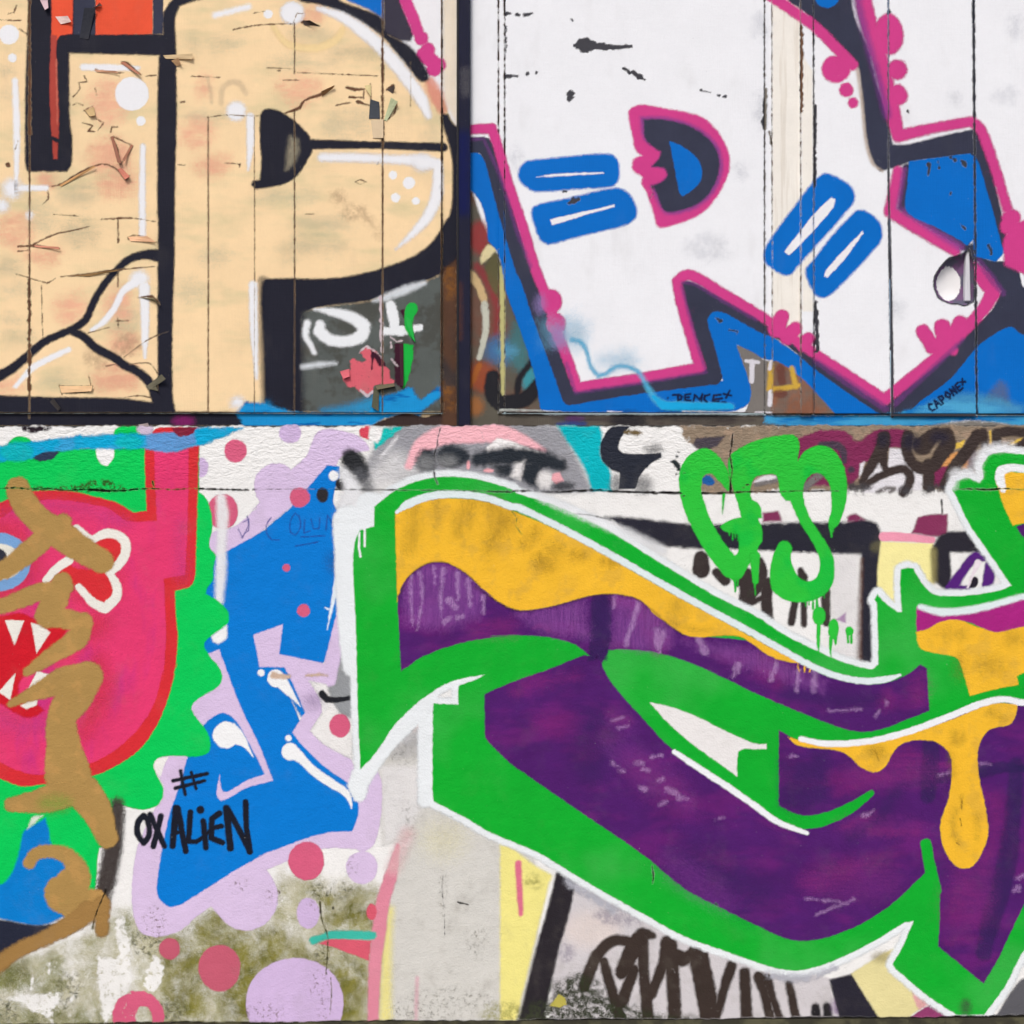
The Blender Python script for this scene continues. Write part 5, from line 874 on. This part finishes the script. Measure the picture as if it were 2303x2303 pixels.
bd = pw(gs, 'blue_body', I((0, 124, 206), var=.07), Poly('T04 175,535 240,492 330,440 352,530 378,640 500,700 520,800 430,900 400,1050 470,1150 300,1217 100,1192 0,1167 -600,1100 -600,950 0,922 80,850 140,680', cor=70), ramp=6); pw(gs, 'pale_tip', I((206, 222, 206)), Poly('T04 196,525 232,430 315,420', sm=False), ramp=7)
pw(gs, 'dark_edge', I((62, 54, 52), grain=1., var=.15, amax=.92), Stroke('T04 850,340 820,650 780,850 730,1060', '100 130 130 110'), ramp=18, jit=2); pw(gs, 'dark_edge', I((36, 40, 58), var=.12), Poly('T04 -600,1180 0,1182 300,1218 590,1160 420,1300 160,1430 60,1437 -600,1430', cor=80), ramp=7)
tan = I((172, 138, 80), var=.06, col2=(184, 144, 84), dirt=.06, grain=.8)
ts = pw(wall, 'tan_scribble', tan, Stroke('T02 130,320 180,430 300,560 420,640 560,740 740,845', '170 190 190 220 200 170'), Stroke('T02 460,560 330,670 200,780 60,890 -80,950', '120 150 160 140 120'), Stroke('T02 480,1030 280,1070 100,1140 -60,1190', '110 130 120 110'), Stroke('T02 450,1000 400,1120 340,1240', '150 190 180'), Stroke('T02 340,1240 480,1262 590,1290', '160 150 140'), Stroke('T02 600,1290 560,1400 400,1510 200,1645', '150 160 120 70'),
    Stroke('T03 70,592 250,510 450,430 640,390', '44 110 200 220'), Stroke('T03 640,390 540,540 450,680 460,900 490,1100', '220 260 210 250 340'), Stroke('T03 80,1320 300,1290 500,1220', '100 180 230'), Stroke('T03 500,1120 680,1330 780,1560', '280 230 150'), ramp=7, jit=1.4, label='tan spray scribble crossing out the pink monster')
pw(ts, 'tan_stroke', tan, Stroke('T04 215,765 260,700 370,680 490,720 560,830 520,930 450,1010', '90 96 100 120 170 260 240'), Stroke('T04 440,980 560,1060 690,1040', '240 240 170'), ramp=7, jit=1.4)
pw(ts, 'tan_stroke', I((158, 122, 70), var=.1, wear=.3, wscale=26), Stroke('T04 640,1120 480,1230 300,1320 100,1420 -80,1560', '160 130 110 110 120'), Stroke('T04 740,1060 740,1260', '120 90'), ramp=10, jit=2)
pw(ts, 'green_mist', I((110, 160, 60), amax=.45), Ell('T03 400,1310', 120, 60), ramp=34)
pw(gs, 'white_drop', w6, Poly('T02 1530,1390 1645,1305! 1640,1400 1580,1445 1545,1430', cor=60), ramp=7)
# cyan band sprayed over the top of the monster
cy = pw(wall, 'cyan_band', I((0, 166, 214), var=.1, col2=(52, 160, 214), c2noise=4, grain=.8), Poly('T01 -600,1640 0,1620 240,1590 600,1545 800,1535 1050,1530 1250,1525 1400,1500 1420,1490 1760,1488 1600,1560 1450,1612 1250,1660 1080,1640 800,1640 640,1640 430,1660 240,1710 0,1730 -600,1780', cor=80), ramp=8, jit=2.2, label='cyan spray band across the top of the pink monster')
pw(cy, 'periwinkle_wash', I((98, 150, 210), amax=.9), Poly('T01 1060,1535 1400,1510 1420,1600 1250,1660 1080,1640', cor=80), ramp=7); pw(cy, 'teal_wash', I((0, 184, 188), amax=.85), Ell('T01 120,1660', 120, 70), Ell('T01 930,1590', 100, 50), ramp=12); pw(cy, 'maroon_chip', I((128, 30, 56), wear=.36, wscale=40), Poly('T01 1240,1488 1420,1486 1400,1530 1310,1552 1260,1530'), ramp=3, jit=2.5)
pw(cy, 'navy_chip', I((44, 58, 84)), Poly('T01 238,1710 300,1670 435,1660 370,1720 280,1728'), ramp=3, jit=1.5); pw(cy, 'dark_edge', I((40, 30, 38), wear=.42, wscale=40), Stroke('T01 170,1490 260,1500 370,1488', '20 50 16'), ramp=5, jit=3)
pw(wall, 'lilac_blot', I((206, 190, 214)), Ell('T01 1050,1500', 60, 36), ramp=6)

# ------------------------------------------------------------------ green and purple letter with yellow slime
GP = 'T12 940,450! 1000,400 1080,340 1200,280 1350,242 1500,230 1700,255 1932,322 T22 200,352 430,422 650,512 900,642 1150,800 1400,952 1650,1102 1932,1242 T32 200,1372 400,1472 600,1562 760,1612 845,1626 886,1590! 885,1400 876,1150! 858,1122! 880,1080! 940,1150 1030,1212! 1056,1212! 1045,1000 1050,905! 1100,888 1142,900! 1200,1000 1280,1080 1380,1096 1600,1086 1780,1052 1850,1020! 1820,980 1700,800 1560,600 1450,380 1420,320 1450,262 1530,236 1620,276! 1650,240! 1640,150 1680,80 1760,56 1932,70 2350,90! 2350,2600! T34 2100,1250 1932,1400 1800,1650 1642,1866! 1445,1866! 1250,1740 1000,1532! 978,1500 1060,1360 1128,1190! 1060,1202 900,1302 650,1432 450,1512 250,1546 0,1490 T24 1932,1482 1700,1402 1400,1290 1070,1110 700,900 350,690 0,540 T14 1600,440 1370,322! 1362,290 T13 1362,900 1366,586! 1450,590 1546,592! 1550,456! 1650,422 1735,380! 1620,396 1480,436 1350,510 1230,600 1080,750 1000,870 920,980 840,1062! 822,700 805,0 T12 790,1000 786,850 800,700 835,622! 940,592!'
wo = I((232, 238, 242), var=.03, dirt=.08, grain=.8)
GO = pw(wall, 'green_letter', wo, Poly(GP, cor=40), Stroke('T12 960,430 900,430 890,500 840,570', '60 80 90 80'), Stroke('T12 760,560 745,800 760,1200 790,1600', '150 90 90 70'), Poly('T13 840,1062! 920,980 1000,870 1350,520! 1362,1290! 1300,1290 1300,640! 1050,880 880,1120 830,1250 790,1180', cor=40), grow=15, ramp=9, jit=1.2, cutgrow=1.0, label='large green and purple graffiti letter with dripping yellow slime')
gm = I((12, 172, 46), var=.09, col2=(48, 176, 66), c2=(.48, .66), c2noise=2.2, c2scale=(1, 1, 1), dirt=.05, grain=.7)
pw(GO, 'green_band', gm, Poly(GP, cor=40), ramp=3.5)
HOOK = (Stroke('T33 -120,1185 0,1270 100,1345 200,1405 330,1446 500,1425 680,1345 835,1235', '110 120 112 104 98 92 80 44', hole=True), Stroke('T34 1222,630 1245,760 1275,900 1290,960', '80 80 90 90', hole=True))
# ragged ground showing through the point where the outline opens
pw(GO, 'grey_fade', I((188, 190, 202), amax=.75, wear=.42, wscale=36), Stroke('T34 80,1570 300,1600 560,1530', '50 60 40'), Stroke('T24 560,900 900,1110', '40 60'), ramp=14, jit=4)
pu = I((78, 28, 106), var=.16, col2=(98, 30, 112), c2=(.48, .64), c2noise=3.5, c2scale=(1, 1, 2.5), dirt=.06)
pw(GO, 'purple_fill', pu, Poly('T12 1105,1100! 1180,940 1290,860 1500,850 1700,980 1932,1150 T22 250,1180 500,1130 850,1050 1050,1080 1200,1200 1500,1370 1932,1430 T32 320,1560 420,1632 600,1700 800,1732 950,1722 1100,1662 1190,1590! 1240,1620! 1256,1930 T33 1256,640! 1100,700 900,776 740,792 550,742 300,642 0,516 T23 1700,402 1450,290 1200,216 1000,196 862,200! 850,240 820,290! 735,245! 620,160 450,110 200,92 0,100 T12 1932,1386 1800,1396 1550,1442 1300,1532 1132,1642!', cor=45), ramp=3.5)
pw(GO, 'purple_fill', pu, Poly('T23 862,205! 735,240! 680,240 400,350 200,420 0,500 T13 1735,522! 1740,832! 1800,900 1932,1032 T23 150,1020 600,1332 1100,1672 1420,1932 T24 1600,1052 1932,1216 T34 200,1312 350,1330 550,1292 800,1182 1000,1042 1212,842! 1280,780! 1315,950 1322,1100 1310,1370! 1640,1640! 1750,1450 1870,1200 1960,1030 2120,900 T33 2300,560! 1932,590 1700,590 1500,650 1100,810 700,872 350,872 165,778! 165,1342! -40,1300 T23 1600,1100 1330,920 1100,680 920,480 840,360 820,290', cor=45), *HOOK, ramp=3.5)
nv = I((46, 32, 84), var=.12, amax=.68); nv2 = I((50, 32, 88), var=.12, amax=.5)
for g, rp in ((Poly('T22 745,1090 895,1085 880,1400 850,1560 720,1560 730,1300', cor=40), 8), (Stroke('T33 1265,900 1260,1100 1245,1260', '130 130 100'), 9), (Poly('T33 410,930 525,930 525,1280 440,1330 300,1360 180,1320 172,1000 400,1000', cor=60), 20), (Stroke('T34 1880,60 1850,400 1800,800 1700,1150 1640,1420', '110 120 150 150 110'), 12), (Stroke('T33 1640,1080 1780,1050 1932,1060', '90 80 60'), 9), (Stroke('T33 1330,1130 1420,1110', '60 90'), 9),
              (Stroke('T33 1120,1090 1000,1250 900,1400 700,1560', '60 80 100 90'), 16), (Ell('T23 740,900', 130, 300), 40), (Poly('T22 1110,1180 1160,1170 1200,1260 1300,1330 1240,1350 1130,1340'), 8), (Stroke('T33 200,520 600,560 900,560', '70 100 60'), 26), (Stroke('T24 1500,700 1932,1000', '200 240'), 60)):
    pw(GO, 'navy_shade', nv if rp < 13 else nv2, g, ramp=rp * (1 if rp < 13 else 2), jit=2, jcell=14)
mg = I((132, 38, 118), amax=.5, thin=.35, c2noise=5, c2scale=(1.2, 1, 5))
for g, rp in ((Ell('T23 470,730', 130, 70), 40), (Stroke('T23 200,500 400,430 640,380', '80 70 40'), 26), (Ell('T23 940,690', 90, 60, 30), 26), (Ell('T23 1250,1180', 330, 110, 38), 50), (Stroke('T33 560,1130 800,1120 1150,1100', '110 90 70'), 22), (Stroke('T33 600,1200 700,1190 800,1150', '110 90 60'), 26), (Stroke('T33 640,1480 760,1430 850,1390', '30 40 30'), 14), (Ell('T33 1080,1000', 140, 80), 26), (Stroke('T34 380,900 700,800 1000,700', '130 130 60'), 40), (Stroke('T34 830,540 1150,540', '50 40'), 12), (Ell('T34 1500,1050', 150, 170), 50), (Stroke('T34 1720,300 1730,500 1640,820', '130 110 70'), 30), (Stroke('T34 1370,1330 1600,1310', '60 30'), 18),
              (Ell('T32 1180,1760', 70, 110), 30), (Ell('T32 950,1850', 50, 80), 24), (Stroke('T12 1700,1320 1932,1320', '110 130'), 30), (Poly('T22 310,1330 350,1290 420,1300 440,1350'), 6), (Stroke('T22 950,1110 1080,1150 1240,1450', '120 170 120'), 24), (Stroke('T32 60,1640 150,1700', '120 140'), 24), (Stroke('T33 1330,1030 1420,1040', '30 34'), 6)):
    pw(GO, 'magenta_patch', mg, g, ramp=rp * 1.5, jit=4, jcell=14)  # soft lighter magenta paint over the purple
stv = I((150, 84, 168), amax=.55, grain=1., thin=.5, c2noise=3, c2scale=(26, 1, 1.6))
std = I((132, 62, 150), amax=.30, grain=1., thin=.5, c2noise=3, c2scale=(2, 1, 22), c2rot=(0, math.radians(-33), 0))
sth = I((140, 52, 136), amax=.30, grain=1., thin=.5, c2noise=3, c2scale=(1.6, 1, 24))
for g in (Poly('T12 1140,1000 1300,870 1480,870 1650,980 1740,1090 1700,1250 1450,1330 1160,1300'), Poly('T22 900,1095 1100,1130 1330,1330 1330,1450 1200,1500 900,1450'), Poly('T22 200,1230 700,1120 720,1400 400,1360'), Poly('T22 1400,1420 1932,1500 T32 500,1720 480,1790 0,1640 T22 1700,1560')): pw(GO, 'brush_streaks', stv, g, ramp=34, jit=4)
for g in (Ell('T23 1150,1080', 420, 120, 38), Ell('T23 950,740', 120, 80, 38), Ell('T24 1500,900', 330, 110, 35)): pw(GO, 'brush_streaks', std, g, ramp=50, jit=4)
for g in (Ell('T33 1050,1080', 420, 110), Ell('T34 700,900', 360, 150), Ell('T34 1560,900', 160, 330), Ell('T33 900,1480', 330, 70)): pw(GO, 'brush_streaks', sth, g, ramp=50, jit=4)
dry = I((196, 156, 210), amax=.5, grain=1., thin=.4, c2noise=9, c2scale=(8, 1, 2))
DR = [('T12 1210,950 1205,1100 1220,1300', '22 20 12'), ('T12 1270,930 1290,1090 1250,1340', '18 24 14'), ('T12 1370,880 1380,1000', '16 12'), ('T12 1440,900 1420,1120 1430,1250', '30 24 10'), ('T12 1545,930 1545,1120', '30 18'), ('T12 1620,980 1635,1170', '34 20'), ('T12 1480,1130 1530,1180', '60 40'), ('T12 1450,1280 1490,1260', '40 20'), ('T12 1545,1255 1580,1240', '30 20'), ('T12 1730,1100 1730,1220', '24 16'),
      ('T22 1080,1150 1030,1320 985,1440', '38 36 24'), ('T22 1215,1350 1225,1440 1235,1500', '50 60 14'), ('T22 1260,1370 1250,1440', '50 30'), ('T22 915,1090 905,1180', '24 10'), ('T22 990,1450 1000,1400', '40 20'), ('T32 150,1570 110,1700', '24 44'), ('T32 310,1620 295,1780', '34 26'), ('T32 430,1640 420,1780', '40 40'), ('T22 1520,1410 1560,1500', '50 60'), ('T22 1800,1600 1770,1680', '60 30'),
      ('T23 890,710 970,690', '20 14'), ('T23 930,765 1010,745', '20 14'), ('T23 1175,975 1245,960', '20'), ('T23 1060,1020 1105,1020', '30'), ('T23 950,1070 975,1078', '26'), ('T23 1220,1145 1260,1130', '26 20'), ('T23 1370,1270 1440,1280', '30 20'), ('T23 890,1020 940,1045', '18'), ('T23 1090,1195 1130,1210', '26'), ('T23 1240,1320 1280,1300', '24'), ('T23 1640,1430 1700,1410', '18'), ('T23 1110,1060 1150,1070', '24'), ('T23 1280,1200 1370,1250', '30 40'),
      ('T33 250,965 300,970', '18 8'), ('T33 1620,1020 1700,1025', '16 10'), ('T33 780,1400 850,1370', '30 16'), ('T34 430,1140 700,1030', '14 20'), ('T34 340,1020 600,1050', '10 14'), ('T34 1320,130 1400,110', '20'), ('T34 1880,880 1932,850', '26'), ('T34 1870,960 1890,950', '40'), ('T33 870,680 890,640', '24 10'), ('T33 945,600 950,570', '12'), ('T33 530,640 760,630', '14 20')]
for i in range(0, len(DR), 3):
    pw(GO, 'dry_streak', dry, *[Stroke(a, b) for a, b in DR[i:i + 3]], ramp=10, jit=2.5, each=True)
yl = I((241, 187, 50), var=.08, col2=(228, 178, 58), dirt=.05)
Y1 = pw(GO, 'yellow_slime', yl, Poly('T12 1090,492! 1160,450 1300,402 1500,388 1750,412 1932,475 T22 200,490 500,620 800,780 1100,950 1400,1120 1700,1280 1932,1410 T32 150,1490 330,1578! 250,1578 100,1530 0,1462 T22 1800,1386 1500,1394 1400,1370 1300,1300 1200,1230 1100,1130 980,1090 850,1080 700,1102 500,1160 250,1202 130,1172 0,1092 T12 1800,1102 1700,1022 1600,930 1480,862 1380,850 1280,882 1180,962 1120,1072 1106,1140!', cor=60), ramp=4)
pw(GO, 'slime_drip', yl, Stroke('T32 305,1570 305,1610 315,1645', '14 10 10'), Stroke('T32 355,1580 352,1645', '14 10'), Stroke('T32 400,1600 388,1645', '14 8'), ramp=2.5)
ol = I((120, 100, 40), amax=.40, grain=.9, thin=.5, c2noise=4, c2scale=(6, 1, 1))
for g, rp in ((Stroke('T12 1230,470 1220,600 1190,760', '90 100 60'), 30), (Stroke('T12 1400,440 1390,560', '60 50'), 30), (Stroke('T12 1620,440 1570,560 1560,640', '110 110 60'), 30), (Stroke('T12 1790,440 1850,560 1760,760', '120 110 40'), 34), (Ell('T22 470,760', 70, 60), 26), (Stroke('T22 330,640 260,720', '60'), 26), (Ell('T22 400,850', 70, 60), 30), (Ell('T22 660,800', 50, 30), 26), (Ell('T22 100,560', 90, 80), 40), (Ell('T22 1370,1180', 60, 60), 26), (Stroke('T22 1300,1270 1450,1330 1600,1350', '30 40 20'), 16), (Ell('T22 880,850', 60, 20), 24)):
    pw(GO, 'olive_shade', ol, g, ramp=rp * 1.7, jit=4, jcell=16)
pw(GO, 'slime_rim', I((80, 56, 40), amax=.45), Stroke('T12 1125,1090 1185,965 1285,880 1385,848 1485,862 1605,935 1705,1025', '10'), Stroke('T22 -100,1030 130,1178 250,1206 500,1164 700,1106 850,1084 980,1094 1100,1136 1300,1304 1400,1374', '8'), ramp=7)
pw(GO, 'magenta_fill', I((168, 36, 128), var=.1), Poly('T32 1163,1170! 1350,1220 1600,1200 1932,1110 2350,1010! 2350,1300! 1932,1330 1750,1370 1500,1280 1250,1345 1163,1362!', cor=40), ramp=4)
pw(GO, 'yellow_slime', yl, Poly('T32 1163,1358! 1250,1330 1350,1278 1470,1270 1600,1318 1750,1358 1932,1318 2350,1270! 2350,1760! 1932,1750 1900,1740 1700,1780 1550,1822! 1530,1750 1485,1600 1465,1555 1420,1530 1330,1515 1200,1482 1172,1430', cor=60), ramp=4)
pw(GO, 'green_spot', gm, Poly('T33 1890,390 1932,370 2050,350 2050,470 1905,470', cor=60), ramp=4)
pw(GO, 'olive_shade', ol, Ell('T32 1430,1370', 90, 40), Ell('T32 1700,1600', 110, 60), Ell('T32 1860,1400', 60, 40), Ell('T32 1480,1600', 30, 90), ramp=46, jit=4, each=True)
pw(GO, 'yellow_slime', yl, Poly('T33 230,830! 310,892 600,932 680,972 750,1042 850,1086 930,1052 1000,932 1070,872 1200,852 1320,872 1400,952 1420,1052 1400,1250 1342,1430 1335,1520 1370,1660 1450,1766 1490,1782 1570,1766 1650,1640 1682,1520 1662,1330 1622,1150 1606,950 1632,850 1700,772 1830,742 1880,682 1897,590! 1700,590 1400,710 1000,830 700,870 400,870', cor=60), ramp=4)
pw(GO, 'olive_shade', ol, Stroke('T33 1440,1360 1430,1500 1470,1600', '40 30 20'), Stroke('T33 1600,1400 1600,1560', '24'), Ell('T33 1460,840', 60, 60), Ell('T33 870,930', 80, 50), Stroke('T33 1700,650 1790,700', '60 30'), Stroke('T33 1410,950 1430,1100', '30'), Stroke('T33 1490,1270 1495,1340', '12'), ramp=24, jit=3, each=True)
pw(GO, 'slime_crack', I((96, 66, 24), amax=.75), Stroke('T33 860,920 890,1000', '5 4'), Stroke('T33 1490,1280 1490,1345', '5'), Stroke('T33 1480,1420 1490,1475', '5'), Stroke('T33 1450,1590 1475,1610', '6'), ramp=2.5, jit=1)
hw = I((222, 236, 238), var=.03, dirt=.06, grain=.7); hw2 = I((238, 242, 246), var=.02, dirt=.04)
pw(GO, 'highlight', hw, Stroke('T12 1100,490 1180,432 1350,372 1550,360 1750,385 1932,448 T22 200,450 500,592 800,752 1100,922 1400,1092 1700,1252 1932,1378 T32 200,1492 400,1600 600,1680 800,1712 950,1697 1045,1668', '20 60 56 54 52 52 50 50 50 50 50 50 50 48 46 46 50 46 16'), ramp=4)
pw(GO, 'highlight', hw2, Stroke('T33 325,842 500,877 800,862 1100,792 1400,680 1650,582 1800,556 1932,580 2300,600', '40 46 46 46 48 48 46 46 46'), ramp=3)
pw(GO, 'highlight', hw2, Stroke('T23 1340,936 1500,1042 1700,1172 1932,1332 T33 150,1440 370,1526', '34 44 46 46 44 30'), ramp=3)
pw(GO, 'highlight', hw, Stroke('T32 1190,1175 1350,1212 1600,1188 1932,1100 2300,1010', '40 56 54 44 44'), ramp=7)
pw(GO, 'white_sliver', I((234, 232, 232), var=.03), Poly('T23 1163,578! 1300,608 1500,680 1700,780 1932,880 T33 78,878! 76,916! 0,916 T23 1850,914 1805,935 1796,1000 1796,1115! 1500,900 1300,730', cor=50), ramp=2.6)

# the corner of the next letter on the right
pw(GO, 'yellow_corner', yl, Poly('T32 1735,250! 1790,200 1932,205 2350,210! 2350,560! 1932,572 1862,585 1800,460', cor=60), ramp=4); pw(GO, 'purple_corner', pu, Poly('T32 1880,595! 1932,575 2350,560! 2350,720! 2000,760', cor=60), ramp=4)
pw(GO, 'white_corner', hw2, Stroke('T32 1790,325 1765,240 1775,185! 1850,168 1950,178 2350,190', '44 70 66 56 56 56'), ramp=3)
pw(GO, 'white_drip', hw2, Stroke('T12 832,640 828,740 840,810', '16 12 14'), Stroke('T12 870,600 870,735', '18 14'), ramp=2.6)
pw(GO, 'soft_white', I((236, 238, 242), amax=.75, grain=1.), Stroke('T32 1420,300 1440,210 1560,200', '60 70 60'), Stroke('T32 1610,230 1610,120 1680,30 1850,20', '60 70 70 60'), Stroke('T22 380,380 700,520 1000,640 1250,760', '60 60 70 60'), ramp=18, jit=2)
pw(GO, 'grey_smudge', I((60, 80, 60), amax=.7), Ell('T34 1510,1810', 40, 60), ramp=18)
# ------------------------------------------------------------------ green tag on top of everything
tg = I((44, 194, 60), var=.07, col2=(26, 190, 62), c2noise=2, dirt=.04, grain=.6)
TG = pw(wall, 'green_tag', tg, Stroke('U1 590,640 540,520 480,430 360,375 250,460 225,650 280,850 370,1050 480,1230 620,1400 730,1330 790,1200 800,1050 810,940', '40 120 160 250 235 210 205 195 195 205 150 180 220 150'), Poly('U1 470,1380 600,1500 650,1532 710,1510 800,1360 640,1320'), Poly('U1 510,1010 570,960 720,915 850,920 910,1000 918,1150 870,1212 800,1300 700,1300 692,1080 600,1062 540,1040', cor=60), ramp=3, label='fresh green tag GFS with drips')
pw(TG, 'letter', tg, Poly('U1 610,320 720,240 900,165 1100,125 1230,125 1277,200 1262,370! 1340,272 1440,227 1540,232 1640,300 1710,430 1737,600 1730,760 1690,900 1650,1000 1600,1032 1560,1012 1558,960 1590,850 1587,700 1560,580 1490,502 1410,495 1335,570 1315,700 1350,850 1420,990 1530,1150 1600,1290 1617,1420 1600,1560 1510,1670 1400,1722 1250,1738 1120,1702 1020,1620 995,1500 1010,1350 1060,1200 1120,1142 1190,1170 1212,1212 1195,1270 1210,1380 1270,1490 1350,1536 1430,1510 1475,1420 1470,1310 1400,1150 1280,960 1210,800 1190,760 1150,750 1092,680 1080,600 1050,507 960,500 870,520 820,580 805,680 820,750 870,772 905,830 918,925! 720,935! 690,800 645,660 600,520 588,400', cor=75), ramp=3)
DRP = (('U1 850,1290 850,1420 855,1535', '100 74 60'), ('U1 850,1540 850,1600 855,1668', '22 14 8'), ('U1 655,1520 660,1632', '22 12'), ('U1 685,1510 682,1575', '18 10'), ('U1 635,1055 635,1132', '14'), ('U1 660,1055 662,1110', '12'), ('U1 686,1075 686,1138', '14 8'), ('U1 605,1055 604,1085', '12'), ('U1 1582,1015 1590,1106', '34 14'), ('U1 1605,1020 1603,1050', '14'), ('U1 1412,1715 1410,1800', '18'), ('U1 1445,1700 1450,1790', '18 30'), ('U1 1340,1730 1340,1772', '14'), ('U1 1370,1730 1372,1760', '12'), ('U1 1515,1660 1520,1690', '12'), ('U1 550,690 535,880', '26 8'),
       ('T32 455,1290 452,1450 455,1502', '30 20 8'), ('T32 545,1400 540,1480 545,1540', '30 16 8'), ('T32 575,1400 578,1445', '30 14'), ('T32 665,1370 668,1430', '16'), ('T32 690,1370 692,1435', '20 14'))
pw(TG, 'drip', tg, *[Stroke(a, b) for a, b in DRP], ramp=2.6, jit=.5)
pw(TG, 'drip_blot', tg, Ell('T32 457,1240', 48, 66), ramp=3); pw(TG, 'drip_blot', tg, Ell('T32 562,1335', 38, 74), ramp=3); pw(TG, 'drip_blot', tg, Ell('T32 677,1350', 29, 34), ramp=3)
# ------------------------------------------------------------------ marker tag
mk = I((24, 27, 40), grain=.5, dirt=.02)
MK2 = (('1308,1075 1322,1160 1342,1245', '26'), ('1385,1085 1420,1205', '24'), ('1255,1146 1500,1095', '28'), ('1270,1200 1480,1146', '28'), ('1040,1398 1000,1445 995,1530 1040,1598 1080,1540 1070,1430 1040,1398', '42'), ('1088,1392 1190,1620', '42'), ('1165,1402 1110,1622', '42'), ('1275,1345 1250,1620', '54 46'), ('1285,1345 1345,1655', '50 44'), ('1265,1525 1320,1515', '30'), ('1378,1375 1365,1585 1420,1590 1520,1510', '44 40 34 30'), ('1472,1440 1492,1630', '44'), ('1590,1382 1535,1420 1530,1560 1610,1595', '44'), ('1530,1490 1605,1475', '38'), ('1640,1345 1668,1635', '52'), ('1645,1345 1730,1500 1808,1650', '46'), ('1778,1300 1785,1480 1808,1660', '44 42 50'))
pw(wall, 'marker_tag', mk, *[Stroke('T03 ' + a, b, cor=50) for a, b in MK2], Ell('T03 1452,1357', 30), ramp=2.6, jit=.5, label='black marker tag #OXALIEN over the blue letter')
print('paint sheets', STAT[1], 'triangles', STAT[0], 'levels', SW.lev.max(), SL.lev.max(), SR.lev.max())
